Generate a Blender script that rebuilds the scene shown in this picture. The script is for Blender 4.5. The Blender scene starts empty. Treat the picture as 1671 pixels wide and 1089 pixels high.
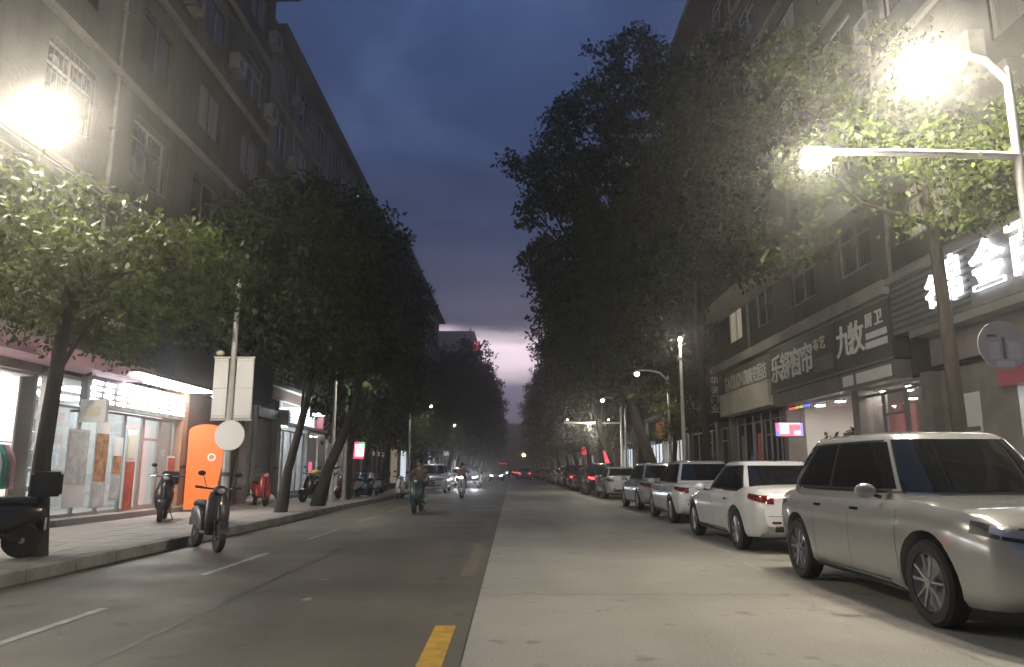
import bpy, bmesh, math, random
import numpy as np
from mathutils import Vector, Matrix
from mathutils.bvhtree import BVHTree

random.seed(7)
RNG = np.random.default_rng(11)
SC = bpy.context.scene
COL = SC.collection

# ------------------------------------------------------------------ camera
PITCH = math.radians(10.55)
FPX, UC, VC = 1200.0, 835.5, 544.5            # focal length and centre in photo pixels
cam_data = bpy.data.cameras.new('camera')
cam_data.sensor_width = 36.0
cam_data.lens = 36.0 * FPX / 1671.0
cam_data.clip_start, cam_data.clip_end = 0.05, 3000
cam = bpy.data.objects.new('camera', cam_data)
COL.objects.link(cam)
cam.location = (0, 0, 1.3)
cam.rotation_euler = (math.radians(90) + PITCH, 0, 0)
SC.camera = cam

# ------------------------------------------------------------------ sky at dusk
world = bpy.data.worlds.new('World')
SC.world = world
world.use_nodes = True
wn, wl = world.node_tree.nodes, world.node_tree.links
wn.clear()
def N(t, **k):
    n = wn.new(t)
    for a, b in k.items(): setattr(n, a, b)
    return n
def wmath(op, a, b=None, c=None, clamp=False):
    n = N('ShaderNodeMath', operation=op, use_clamp=clamp)
    for i, v in enumerate((a, b, c)):
        if v is None: continue
        if isinstance(v, (int, float)): n.inputs[i].default_value = v
        else: wl.new(v, n.inputs[i])
    return n.outputs[0]
def wmix(f, a, b):
    n = N('ShaderNodeMix', data_type='RGBA')
    for sock, v in ((n.inputs['Factor'], f), (n.inputs['A'], a), (n.inputs['B'], b)):
        if isinstance(v, (int, float)): sock.default_value = v
        elif isinstance(v, tuple): sock.default_value = v
        else: wl.new(v, sock)
    return n.outputs['Result']
SUN_EL, SUN_ROT = math.radians(-2.0), math.radians(0.0)
sky = N('ShaderNodeTexSky', sky_type='NISHITA')
sky.sun_disc = False
sky.sun_elevation = SUN_EL
sky.sun_rotation = SUN_ROT
tc = N('ShaderNodeTexCoord')
sx = N('ShaderNodeSeparateXYZ')
wl.new(tc.outputs['Generated'], sx.inputs[0])
X_, Y_, Z_ = sx.outputs
zc = wmath('MAXIMUM', Z_, 0.02)
den = wmath('ADD', zc, 0.12)
cx = N('ShaderNodeCombineXYZ')
wl.new(wmath('DIVIDE', X_, den), cx.inputs[0]); wl.new(wmath('DIVIDE', Y_, den), cx.inputs[1])
nz = N('ShaderNodeTexNoise'); nz.inputs['Scale'].default_value = 1.25; nz.inputs['Detail'].default_value = 7; nz.inputs['Roughness'].default_value = 0.55
nz.inputs['Distortion'].default_value = 0.5
wl.new(cx.outputs[0], nz.inputs['Vector'])
cl = N('ShaderNodeValToRGB')
e = cl.color_ramp.elements
e[0].position, e[0].color = 0.33, (0.017, 0.034, 0.095, 1)
e[1].position, e[1].color = 0.78, (0.150, 0.250, 0.490, 1)
m = cl.color_ramp.elements.new(0.52); m.color = (0.040, 0.076, 0.195, 1)
wl.new(nz.outputs['Fac'], cl.inputs[0])
# the deck of cloud is darker and more purple low down
low = N('ShaderNodeMapRange', interpolation_type='SMOOTHSTEP')
wl.new(Z_, low.inputs[0])
for i, v in zip((1, 2, 3, 4), (0.16, 0.70, 1.0, 0.0)): low.inputs[i].default_value = v
deck = wmix(wmath('MULTIPLY', low.outputs[0], 0.92), cl.outputs[0], (0.002, 0.012, 0.066, 1))
# the break in the cloud over the set sun, low in the direction of the street
wob = N('ShaderNodeTexNoise'); wob.inputs['Scale'].default_value = 5.0; wob.inputs['Detail'].default_value = 6
st = N('ShaderNodeMapping'); st.inputs['Scale'].default_value = (1.0, 1.0, 5.5)
wl.new(tc.outputs['Generated'], st.inputs[0]); wl.new(st.outputs[0], wob.inputs['Vector'])
zz = wmath('ADD', Z_, wmath('MULTIPLY', wmath('SUBTRACT', wob.outputs['Fac'], 0.5), 0.055))
up = N('ShaderNodeMapRange', interpolation_type='SMOOTHSTEP'); wl.new(zz, up.inputs[0])
for i, v in zip((1, 2, 3, 4), (0.166, 0.194, 1.0, 0.0)): up.inputs[i].default_value = v
dn = N('ShaderNodeMapRange', interpolation_type='SMOOTHSTEP'); wl.new(zz, dn.inputs[0])
for i, v in zip((1, 2, 3, 4), (0.106, 0.144, 0.0, 1.0)): dn.inputs[i].default_value = v
az = N('ShaderNodeMapRange', interpolation_type='SMOOTHSTEP'); wl.new(Y_, az.inputs[0])
for i, v in zip((1, 2, 3, 4), (-0.2, 0.9, 0.0, 1.0)): az.inputs[i].default_value = v
gap = wmath('MULTIPLY', wmath('MULTIPLY', up.outputs[0], dn.outputs[0]), az.outputs[0])
below = N('ShaderNodeMapRange', interpolation_type='SMOOTHSTEP'); wl.new(zz, below.inputs[0])
for i, v in zip((1, 2, 3, 4), (0.10, 0.17, 1.0, 0.0)): below.inputs[i].default_value = v
deck2 = wmix(below.outputs[0], deck, (0.15, 0.18, 0.40, 1))
band = N('ShaderNodeMapRange'); wl.new(wob.outputs['Fac'], band.inputs[0])
for i, v in zip((1, 2, 3, 4), (0.40, 0.66, 0.0, 1.0)): band.inputs[i].default_value = v
deck2 = wmix(wmath('MULTIPLY', wmath('MULTIPLY', band.outputs[0], low.outputs[0]), 0.32), deck2, (0.085, 0.095, 0.190, 1))
full = wmix(gap, deck2, (2.15, 1.74, 1.95, 1))
sk = N('ShaderNodeVectorMath', operation='SCALE'); sk.inputs['Scale'].default_value = 0.08
wl.new(sky.outputs[0], sk.inputs[0])
addn = N('ShaderNodeVectorMath', operation='ADD')
wl.new(full, addn.inputs[0]); wl.new(sk.outputs[0], addn.inputs[1])
bg = N('ShaderNodeBackground'); bg.inputs['Strength'].default_value = 1.0
wl.new(addn.outputs[0], bg.inputs['Color'])
wo = N('ShaderNodeOutputWorld'); wl.new(bg.outputs[0], wo.inputs['Surface'])

# ------------------------------------------------------------------ exposure, sampling
vs = SC.view_settings
vs.view_transform, vs.look, vs.exposure, vs.gamma = 'Standard', 'None', 0.0, 1.0
vs.use_curve_mapping = False
SC.render.engine = 'CYCLES'
SC.cycles.use_denoising = True
SC.cycles.max_bounces = 6
SC.cycles.diffuse_bounces = 3
SC.cycles.glossy_bounces = 3
SC.cycles.transmission_bounces = 5
SC.cycles.transparent_max_bounces = 8
SC.cycles.volume_bounces = 0
SC.cycles.sample_clamp_indirect = 4.0
SC.cycles.caustics_reflective = False
SC.cycles.caustics_refractive = False
SC.cycles.use_light_tree = True

# ------------------------------------------------------------------ pixel helpers
def ray(u, v):
    x, y = (u - UC) / FPX, (VC - v) / FPX
    return Vector((x, math.cos(PITCH) - y * math.sin(PITCH), math.sin(PITCH) + y * math.cos(PITCH)))
def at_depth(u, v, s):
    return Vector((0, 0, 1.3)) + ray(u, v) * s

# ------------------------------------------------------------------ materials
M = {}
def mat(name, col, rough=0.6, metal=0.0, var=0.12, scale=6.0, bump=0.0, emit=None, strength=0.0, coat=0.0, spec=0.5, detail=4.0, trans=0.0, alpha=1.0, coords='Object', stretch=None):
    m = bpy.data.materials.new(name); m.use_nodes = True
    nt = m.node_tree; n, l = nt.nodes, nt.links
    b = n['Principled BSDF']
    b.inputs['Roughness'].default_value = rough
    b.inputs['Metallic'].default_value = metal
    b.inputs['Specular IOR Level'].default_value = spec
    b.inputs['Coat Weight'].default_value = coat
    b.inputs['Coat Roughness'].default_value = 0.08
    b.inputs['Transmission Weight'].default_value = trans
    b.inputs['Alpha'].default_value = alpha
    c = n.new('ShaderNodeTexCoord')
    src = c.outputs[coords]
    if stretch:
        mp = n.new('ShaderNodeMapping'); mp.inputs['Scale'].default_value = stretch
        l.new(src, mp.inputs[0]); src = mp.outputs[0]
    t = n.new('ShaderNodeTexNoise')
    t.inputs['Scale'].default_value = scale; t.inputs['Detail'].default_value = detail; t.inputs['Roughness'].default_value = 0.6
    l.new(src, t.inputs['Vector'])
    mx = n.new('ShaderNodeMix'); mx.data_type = 'RGBA'
    lo = tuple(max(0, v * (1 - var)) for v in col); hi = tuple(min(1, v * (1 + var)) for v in col)
    mx.inputs['A'].default_value = (*lo, 1); mx.inputs['B'].default_value = (*hi, 1)
    rp = n.new('ShaderNodeMapRange'); rp.inputs[1].default_value = 0.3; rp.inputs[2].default_value = 0.7
    l.new(t.outputs['Fac'], rp.inputs[0]); l.new(rp.outputs[0], mx.inputs['Factor'])
    l.new(mx.outputs['Result'], b.inputs['Base Color'])
    if bump:
        bp = n.new('ShaderNodeBump'); bp.inputs['Strength'].default_value = bump; bp.inputs['Distance'].default_value = 0.02
        t2 = n.new('ShaderNodeTexNoise'); t2.inputs['Scale'].default_value = scale * 8; t2.inputs['Detail'].default_value = 3
        l.new(src, t2.inputs['Vector'])
        l.new(t2.outputs['Fac'], bp.inputs['Height']); l.new(bp.outputs[0], b.inputs['Normal'])
    if emit:
        b.inputs['Emission Color'].default_value = (*emit, 1)
        b.inputs['Emission Strength'].default_value = strength
    M[name] = m
    return m

def ground_mat(name, col, col2, rough, big, speck, crackcol=None, wetness=0.1):
    m = bpy.data.materials.new(name); m.use_nodes = True
    n, l = m.node_tree.nodes, m.node_tree.links
    b = n['Principled BSDF']
    c = n.new('ShaderNodeTexCoord')
    def noise(s, d=5, r=0.6, st=(1, 1, 1)):
        mp = n.new('ShaderNodeMapping'); mp.inputs['Scale'].default_value = st
        l.new(c.outputs['Object'], mp.inputs[0])
        t = n.new('ShaderNodeTexNoise'); t.inputs['Scale'].default_value = s; t.inputs['Detail'].default_value = d; t.inputs['Roughness'].default_value = r
        l.new(mp.outputs[0], t.inputs['Vector']); return t.outputs['Fac']
    def rng(v, a, b_, c_, d_):
        r = n.new('ShaderNodeMapRange'); l.new(v, r.inputs[0])
        for i, q in zip((1, 2, 3, 4), (a, b_, c_, d_)): r.inputs[i].default_value = q
        return r.outputs[0]
    def mix(f, a, b_):
        x = n.new('ShaderNodeMix'); x.data_type = 'RGBA'
        for s_, v in ((x.inputs['Factor'], f), (x.inputs['A'], a), (x.inputs['B'], b_)):
            if isinstance(v, tuple): s_.default_value = v
            else: l.new(v, s_)
        return x.outputs['Result']
    base = mix(rng(noise(big, 6, 0.62), 0.35, 0.68, 0, 1), (*col, 1), (*col2, 1))
    # wheel tracks and oil drips run with the street
    tr = mix(rng(noise(1.1, 3, 0.5, (1.0, 0.04, 1)), 0.48, 0.66, 0, 0.45), base, (*[v * 0.62 for v in col], 1))
    fine = mix(rng(noise(speck, 3, 0.7), 0.40, 0.62, 0, 0.35), tr, (*[v * 1.5 for v in col2], 1))
    patch = mix(rng(noise(0.16, 3, 0.5, (1.6, 0.5, 1)), 0.50, 0.58, 0, 0.38), fine, (*[v * 0.72 for v in col], 1))
    pale = mix(rng(noise(0.5, 8, 0.72), 0.52, 0.72, 0, 0.5), patch, (*[min(.6, v * 1.28) for v in col2], 1))
    spots = mix(rng(noise(2.6, 2, 0.4), 0.66, 0.73, 0, 0.55), pale, (*[v * 0.45 for v in col], 1))
    if crackcol:
        vo = n.new('ShaderNodeTexVoronoi'); vo.feature = 'DISTANCE_TO_EDGE'; vo.inputs['Scale'].default_value = 0.22
        wn_ = n.new('ShaderNodeTexNoise'); wn_.inputs['Scale'].default_value = 1.6; wn_.inputs['Detail'].default_value = 5
        l.new(c.outputs['Object'], wn_.inputs['Vector'])
        ad = n.new('ShaderNodeVectorMath'); ad.operation = 'MULTIPLY_ADD'
        l.new(wn_.outputs['Color'], ad.inputs[0]); ad.inputs[1].default_value = (1.1, 1.1, 0); l.new(c.outputs['Object'], ad.inputs[2])
        l.new(ad.outputs[0], vo.inputs['Vector'])
        spots = mix(rng(vo.outputs['Distance'], 0.0, 0.003, 0.5, 0.0), spots, (*crackcol, 1))
    l.new(spots, b.inputs['Base Color'])
    l.new(rng(noise(0.7, 4, 0.6), 0.35, 0.65, rough - wetness, rough + 0.08), b.inputs['Roughness'])
    bp = n.new('ShaderNodeBump'); bp.inputs['Strength'].default_value = 0.35; bp.inputs['Distance'].default_value = 0.006
    l.new(noise(speck * 1.3, 3, 0.7), bp.inputs['Height']); l.new(bp.outputs[0], b.inputs['Normal'])
    M[name] = m
    return m

def wall_mat(name, col):
    m = bpy.data.materials.new(name); m.use_nodes = True
    n, l = m.node_tree.nodes, m.node_tree.links; b = n['Principled BSDF']; b.inputs['Roughness'].default_value = .88
    c = n.new('ShaderNodeTexCoord')
    def noise(s, st, d=6):
        mp = n.new('ShaderNodeMapping'); mp.inputs['Scale'].default_value = st; l.new(c.outputs['Object'], mp.inputs[0])
        t = n.new('ShaderNodeTexNoise'); t.inputs['Scale'].default_value = s; t.inputs['Detail'].default_value = d; t.inputs['Roughness'].default_value = .62
        l.new(mp.outputs[0], t.inputs['Vector']); r = n.new('ShaderNodeMapRange'); r.inputs[1].default_value = .36; r.inputs[2].default_value = .66; l.new(t.outputs['Fac'], r.inputs[0]); return r.outputs[0]
    def mix(f, a, b_):
        x = n.new('ShaderNodeMix'); x.data_type = 'RGBA'; l.new(f, x.inputs['Factor'])
        for s_, v in ((x.inputs['A'], a), (x.inputs['B'], b_)):
            if isinstance(v, tuple): s_.default_value = v
            else: l.new(v, s_)
        return x.outputs['Result']
    k = mix(noise(.35, (1, 1, .5)), (*[v * .72 for v in col], 1), (*[v * 1.25 for v in col], 1))
    dk = n.new('ShaderNodeMix'); dk.data_type = 'RGBA'; dk.blend_type = 'MULTIPLY'; l.new(noise(1.6, (1, 1, .07)), dk.inputs['Factor']); l.new(k, dk.inputs['A']); dk.inputs['B'].default_value = (.52, .50, .46, 1)
    sp_ = n.new('ShaderNodeMix'); sp_.data_type = 'RGBA'; sp_.blend_type = 'MULTIPLY'; l.new(noise(2.2, (1, 1, 1), 8), sp_.inputs['Factor']); l.new(dk.outputs['Result'], sp_.inputs['A']); sp_.inputs['B'].default_value = (.80, .79, .77, 1)
    l.new(sp_.outputs['Result'], b.inputs['Base Color'])
    bp = n.new('ShaderNodeBump'); bp.inputs['Strength'].default_value = .3; bp.inputs['Distance'].default_value = .02; l.new(noise(9, (1, 1, 1)), bp.inputs['Height']); l.new(bp.outputs[0], b.inputs['Normal'])
    M[name] = m
ground_mat('asphalt', (0.106, 0.094, 0.075), (0.134, 0.119, 0.096), 0.62, 0.35, 45, (0.05, 0.047, 0.042))
ground_mat('concrete_road', (0.250, 0.243, 0.212), (0.318, 0.308, 0.272), 0.66, 0.3, 40, (0.12, 0.11, 0.10))
ground_mat('soil', (0.10, 0.09, 0.075), (0.14, 0.125, 0.10), 0.9, 0.3, 20)
mat('paver', (0.27, 0.25, 0.225), 0.75, var=0.22, scale=1.3, bump=0.3, coords='Object')
mat('paver_warm', (0.25, 0.205, 0.18), 0.75, var=0.2, scale=1.7, bump=0.3)
mat('kerb', (0.25, 0.24, 0.215), 0.8, var=0.3, scale=2.5, bump=0.5)
mat('bed', (0.12, 0.11, 0.10), 0.9, var=0.2)
mat('paint_white', (0.40, 0.39, 0.36), 0.6, var=0.35, scale=5, detail=8)
mat('paint_yellow', (0.50, 0.31, 0.045), 0.6, var=0.3, scale=7, detail=8)
mat('tar', (0.045, 0.042, 0.038), 0.5, var=0.2)
mat('bark', (0.036, 0.030, 0.024), 0.9, var=0.45, scale=9, bump=0.9, stretch=(1, 1, 0.25))
def leaf_mat(name, a, b, trans):
    m = bpy.data.materials.new(name); m.use_nodes = True
    n, l = m.node_tree.nodes, m.node_tree.links
    p = n['Principled BSDF']; p.inputs['Roughness'].default_value = 0.5; p.inputs['Specular IOR Level'].default_value = 0.2
    g = n.new('ShaderNodeNewGeometry'); mx = n.new('ShaderNodeMix'); mx.data_type = 'RGBA'
    mx.inputs['A'].default_value = (*a, 1); mx.inputs['B'].default_value = (*b, 1)
    l.new(g.outputs['Random Per Island'], mx.inputs['Factor'])
    l.new(mx.outputs['Result'], p.inputs['Base Color'])
    t = n.new('ShaderNodeBsdfTranslucent'); l.new(mx.outputs['Result'], t.inputs['Color'])
    s = n.new('ShaderNodeMixShader'); s.inputs[0].default_value = trans
    l.new(p.outputs[0], s.inputs[1]); l.new(t.outputs[0], s.inputs[2])
    l.new(s.outputs[0], n['Material Output'].inputs['Surface'])
    M[name] = m
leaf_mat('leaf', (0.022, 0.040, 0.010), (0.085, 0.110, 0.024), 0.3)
leaf_mat('leaf_shaded', (0.012, 0.024, 0.009), (0.036, 0.056, 0.017), 0.2)  # darker copy of leaf; the shade on unlit crowns is in the colour
wall_mat('wall_grey', (0.105, 0.105, 0.10))
wall_mat('wall_pale', (0.24, 0.25, 0.245))
wall_mat('wall_brown', (0.068, 0.062, 0.056))
wall_mat('wall_dark', (0.070, 0.070, 0.074))
mat('roof_slab', (0.13, 0.125, 0.115), 0.9, var=0.3, scale=0.8)
mat('ledge', (0.24, 0.23, 0.205), 0.85, var=0.3, scale=0.7, bump=0.3, detail=8)
mat('pier_tile', (0.24, 0.215, 0.20), 0.45, var=0.2, scale=2)
mat('pier_white', (0.6, 0.6, 0.58), 0.4, var=0.1, scale=2)
mat('shop_white', (0.74, 0.73, 0.70), 0.6, var=0.06, scale=1)
mat('shop_floor', (0.5, 0.46, 0.42), 0.35, var=0.15, scale=2)
mat('frame_alu', (0.42, 0.43, 0.43), 0.4, metal=0.7, var=0.1)
mat('frame_dark', (0.06, 0.06, 0.062), 0.5, var=0.2)
mat('pane', (0.03, 0.035, 0.04), 0.08, var=0.4, scale=0.7, spec=0.6)
mat('glass', (0.9, 0.95, 0.95), 0.02, var=0.02, trans=1.0, alpha=0.35)
mat('shutter', (0.20, 0.20, 0.195), 0.5, metal=0.3, var=0.2, scale=3)
mat('shutter_brown', (0.13, 0.085, 0.07), 0.5, var=0.25, scale=3)
mat('door_grey', (0.30, 0.30, 0.29), 0.5, var=0.2, scale=3)
mat('ac', (0.24, 0.235, 0.215), 0.6, var=0.35, scale=4)
mat('pane_curtain', (0.17, 0.155, 0.13), 0.5, var=0.4, scale=7, stretch=(1, 1, .08), spec=0.6, coat=0.5)
mat('print_brown', (0.40, 0.20, 0.10), 0.6, var=0.75, scale=5, detail=6)
mat('print_pale', (0.52, 0.52, 0.52), 0.6, var=0.3, scale=5, detail=6)
mat('print_red', (0.42, 0.09, 0.06), 0.6, var=0.4, scale=5, detail=6)
mat('grille', (0.20, 0.20, 0.20), 0.5, metal=0.5)
mat('pole', (0.42, 0.42, 0.41), 0.45, metal=0.5, var=0.15, scale=4)
mat('pole_white', (0.62, 0.62, 0.58), 0.5, metal=0.1, var=0.12, scale=4)
mat('sign_back', (0.55, 0.56, 0.57), 0.45, metal=0.2, var=0.12, scale=3)
mat('sign_white', (0.72, 0.72, 0.72), 0.5, var=0.06, scale=2)
mat('sign_cream', (0.60, 0.56, 0.46), 0.6, var=0.15, scale=1.2)
mat('sign_brown', (0.11, 0.075, 0.062), 0.5, var=0.2, scale=2)
mat('sign_dark', (0.075, 0.07, 0.068), 0.5, var=0.2, scale=2)
mat('sign_grey', (0.17, 0.16, 0.15), 0.5, var=0.2, scale=2)
mat('sign_blue', (0.035, 0.042, 0.075), 0.45, var=0.2, scale=1.5)
mat('sign_olive', (0.13, 0.12, 0.06), 0.5, var=0.2, scale=1.5)
mat('pink', (0.48, 0.27, 0.33), 0.55, var=0.12, scale=2)
mat('pink_red', (0.42, 0.10, 0.13), 0.5, var=0.12, scale=2)
mat('red', (0.42, 0.05, 0.05), 0.45, var=0.15)
mat('brown_step', (0.30, 0.17, 0.11), 0.45, var=0.15, scale=3)
mat('letter', (0.78, 0.77, 0.74), 0.5, var=0.06)
mat('letter_gold', (0.62, 0.56, 0.40), 0.5, var=0.1)
mat('orange_paint', (0.62, 0.20, 0.05), 0.5, var=0.1)
mat('teal', (0.03, 0.20, 0.17), 0.4, var=0.1)
mat('yellow', (0.60, 0.42, 0.03), 0.5, var=0.1)
mat('tyre', (0.022, 0.022, 0.022), 0.75, var=0.2, scale=12)
mat('rim', (0.5, 0.5, 0.51), 0.3, metal=0.85, var=0.1)
mat('black_plastic', (0.018, 0.018, 0.019), 0.45, var=0.2)
mat('dark_metal', (0.06, 0.06, 0.065), 0.4, metal=0.6)
mat('chrome', (0.7, 0.7, 0.71), 0.12, metal=1.0, var=0.03)
mat('car_glass', (0.012, 0.013, 0.014), 0.06, var=0.1, spec=0.7, coat=0.3)
mat('lamp_red', (0.13, 0.006, 0.009), 0.15, var=0.15, coat=0.6)
mat('lamp_clear', (0.5, 0.5, 0.52), 0.12, metal=0.4, var=0.2, coat=0.6)
mat('plate_green', (0.25, 0.62, 0.50), 0.5, var=0.08)
mat('plate_blue', (0.03, 0.10, 0.42), 0.5, var=0.08)
def paint(name, c, metal=0.15): return mat(name, c, 0.22, metal=metal, var=0.05, scale=3, coat=1.0)
paint('paint_car_white', (0.70, 0.71, 0.71), 0.0)
paint('paint_car_pearl', (0.42, 0.415, 0.40), 0.3)
paint('paint_car_silver', (0.55, 0.56, 0.56), 0.3)
paint('paint_car_dark', (0.022, 0.024, 0.028), 0.3)
paint('paint_car_red', (0.26, 0.018, 0.022), 0.2)
paint('paint_car_grey', (0.13, 0.135, 0.14), 0.5)
mat('skin', (0.42, 0.26, 0.18), 0.55, var=0.08)
mat('cloth_rose', (0.13, 0.085, 0.08), 0.85, var=0.2, scale=8)
mat('cloth_dark', (0.025, 0.027, 0.033), 0.85, var=0.2, scale=8)
mat('cloth_orange', (0.34, 0.13, 0.06), 0.85, var=0.2, scale=8)
mat('cloth_pale', (0.5, 0.5, 0.52), 0.85, var=0.12, scale=8)
mat('cloth_grey', (0.13, 0.14, 0.16), 0.85, var=0.2, scale=8)
mat('hair', (0.012, 0.010, 0.010), 0.6, var=0.3)
mat('helmet', (0.05, 0.05, 0.055), 0.25, var=0.1, coat=0.5)
mat('scoot_white', (0.66, 0.66, 0.63), 0.3, var=0.06, coat=0.5)
mat('scoot_blue', (0.035, 0.12, 0.22), 0.3, var=0.06, coat=0.5)
mat('scoot_teal', (0.010, 0.055, 0.055), 0.3, var=0.06, coat=0.5)
mat('scoot_red', (0.33, 0.03, 0.03), 0.3, var=0.06, coat=0.5)
mat('scoot_dark', (0.045, 0.035, 0.035), 0.35, var=0.3, scale=6, coat=0.4)
mat('scoot_grey', (0.10, 0.10, 0.11), 0.3, var=0.06, coat=0.5)
mat('scoot_black', (0.02, 0.02, 0.022), 0.3, var=0.06, coat=0.5)
mat('seat', (0.02, 0.019, 0.018), 0.65, var=0.2)
mat('cloth_blanket', (0.30, 0.26, 0.26), 0.85, var=0.5, scale=5, detail=1)
# things that give off light
def glow(name, c, s, base=None): return mat(name, base or (0.6, 0.6, 0.6), 0.5, var=0.02, emit=c, strength=s)
glow('lamp_warm', (1.0, 0.95, 0.84), 60)
glow('lamp_near', (1.0, 0.89, 0.72), 580)
glow('lamp_far', (1.0, 0.95, 0.86), 18)
glow('lamp_amber', (1.0, 0.72, 0.25), 25)
glow('panel_light', (1.0, 0.98, 0.95), 26)
glow('panel_cool', (0.86, 0.95, 1.0), 15)
glow('spot_light', (1.0, 0.93, 0.84), 70)
glow('letter_lit', (0.88, 0.95, 1.0), 5)
glow('letter_lit_soft', (0.92, 0.96, 1.0), 1.8)
glow('orange_lit', (1.0, 0.19, 0.035), 0.85, (0.35, 0.07, 0.015))
glow('led_white', (1.0, 0.80, 0.86), 2.0)
glow('led_red', (1.0, 0.05, 0.09), 1.6)
glow('led_pink', (1.0, 0.10, 0.30), 1.2)
glow('led_blue', (0.06, 0.16, 1.0), 1.6)
glow('led_green', (0.08, 0.9, 0.35), 1.2)
glow('led_yellow', (0.8, 0.9, 0.1), 1.0)
glow('neon_red', (1.0, 0.06, 0.10), 1.6)
glow('tail_on', (1.0, 0.05, 0.06), 6.0, (0.3, 0.01, 0.01))
glow('head_on', (0.95, 0.98, 1.0), 22)
glow('win_cool', (0.80, 0.90, 1.0), 1.0)
glow('win_warm', (1.0, 0.80, 0.55), 0.22)
glow('poster_glow', (0.9, 0.9, 0.95), 0.5)

# ------------------------------------------------------------------ mesh builder
class MB:
    def __init__(s): s.v, s.f, s.m, s.mats = [], [], [], []
    def mi(s, name):
        if name not in s.mats: s.mats.append(name)
        return s.mats.index(name)
    def add(s, vs_, fs_, mt):
        b = len(s.v); k = s.mi(mt)
        s.v += [tuple(p) for p in vs_]
        s.f += [tuple(i + b for i in f) for f in fs_]
        s.m += [k] * len(fs_)
    def box(s, x0, x1, y0, y1, z0, z1, mt, xf=None):
        p = [(x, y, z) for x in (x0, x1) for y in (y0, y1) for z in (z0, z1)]
        if xf: p = [xf @ Vector(q) for q in p]
        s.add(p, [(0, 1, 3, 2), (4, 6, 7, 5), (0, 4, 5, 1), (2, 3, 7, 6), (0, 2, 6, 4), (1, 5, 7, 3)], mt)
    def tube(s, pts, rad, mt, n=8, cap=True):
        pts = [Vector(p) for p in pts]; rings = []
        ref = Vector((0.31, 0.17, 0.93))
        for i, p in enumerate(pts):
            d = (pts[min(i + 1, len(pts) - 1)] - pts[max(i - 1, 0)]).normalized()
            a = d.cross(ref)
            if a.length < 1e-3: a = d.cross(Vector((1, 0, 0)))
            a.normalize(); b = d.cross(a)
            r = rad[i] if isinstance(rad, (list, tuple)) else rad
            rings.append([p + (a * math.cos(t) + b * math.sin(t)) * r for t in (2 * math.pi * k / n for k in range(n))])
        vs_ = [q for r in rings for q in r]; fs_ = []
        for i in range(len(rings) - 1):
            for k in range(n):
                fs_.append((i * n + k, i * n + (k + 1) % n, (i + 1) * n + (k + 1) % n, (i + 1) * n + k))
        if cap:
            fs_.append(tuple(range(n - 1, -1, -1))); fs_.append(tuple((len(rings) - 1) * n + k for k in range(n)))
        s.add(vs_, fs_, mt)
    def lathe(s, prof, axis, origin, mt, n=16):
        """prof: (radius, along) ; axis 'X','Y','Z'"""
        vs_, fs_ = [], []
        for r, h in prof:
            for k in range(n):
                t = 2 * math.pi * k / n; a, b = r * math.cos(t), r * math.sin(t)
                q = {'X': (h, a, b), 'Y': (b, h, a), 'Z': (a, b, h)}[axis]
                vs_.append(Vector(q) + Vector(origin))
        for i in range(len(prof) - 1):
            for k in range(n):
                fs_.append((i * n + k, i * n + (k + 1) % n, (i + 1) * n + (k + 1) % n, (i + 1) * n + k))
        fs_.append(tuple(range(n - 1, -1, -1))); fs_.append(tuple((len(prof) - 1) * n + k for k in range(n)))
        s.add(vs_, fs_, mt)
    def grid(s, rows, mt, flip=False):
        h, w = len(rows), len(rows[0])
        fs_ = []
        for i in range(h - 1):
            for j in range(w - 1):
                q = (i * w + j, i * w + j + 1, (i + 1) * w + j + 1, (i + 1) * w + j)
                fs_.append(q[::-1] if flip else q)
        s.add([p for r in rows for p in r], fs_, mt)
    def sphere(s, c, r, mt, nu=12, nv=8):
        if not isinstance(r, (tuple, list)): r = (r, r, r)
        rows = []
        for i in range(nv + 1):
            ph = math.pi * i / nv
            rows.append([(c[0] + r[0] * math.sin(ph) * math.cos(2 * math.pi * j / nu), c[1] + r[1] * math.sin(ph) * math.sin(2 * math.pi * j / nu), c[2] + r[2] * math.cos(ph)) for j in range(nu + 1)])
        s.grid(rows, mt, True)
    def mesh(s, name, smooth=None):
        me = bpy.data.meshes.new(name)
        me.from_pydata(s.v, [], s.f)
        for k in s.mats: me.materials.append(M[k])
        me.polygons.foreach_set('material_index', s.m)
        if smooth is not None:
            bm = bmesh.new(); bm.from_mesh(me)
            bmesh.ops.remove_doubles(bm, verts=bm.verts, dist=1e-5)
            bmesh.ops.recalc_face_normals(bm, faces=bm.faces)
            bm.to_mesh(me); bm.free()
            me.polygons.foreach_set('use_smooth', [True] * len(me.polygons))
            me.set_sharp_from_angle(angle=math.radians(smooth))
        me.update()
        return me
    def build(s, name, parent=None, smooth=None, loc=None, rot=None):
        return put(name, s.mesh(name, smooth), parent, loc, rot)
def put(name, me, parent=None, loc=None, rot=None):
    o = bpy.data.objects.new(name, me); COL.objects.link(o)
    if parent: o.parent = parent
    if loc is not None: o.location = loc
    if rot is not None: o.rotation_euler = rot
    return o
def empty(name, loc=(0, 0, 0), rz=0.0, parent=None):
    o = bpy.data.objects.new(name, None); COL.objects.link(o)
    o.location = loc; o.rotation_euler = (0, 0, rz); o.empty_display_size = 0.2
    if parent: o.parent = parent
    return o
def tag(o, label=None, cat=None, group=None, kind=None):
    if label: o['label'] = label
    if cat: o['category'] = cat
    if group: o['group'] = group
    if kind: o['kind'] = kind
    return o
CHILD = {}
def kids(o):
    return [c for c in COL.objects if c.parent == o]
def snapshot(root):
    """the tree under a thing as nested tuples, so copies need no search"""
    return (root, [snapshot(c) for c in root.children])
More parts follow.
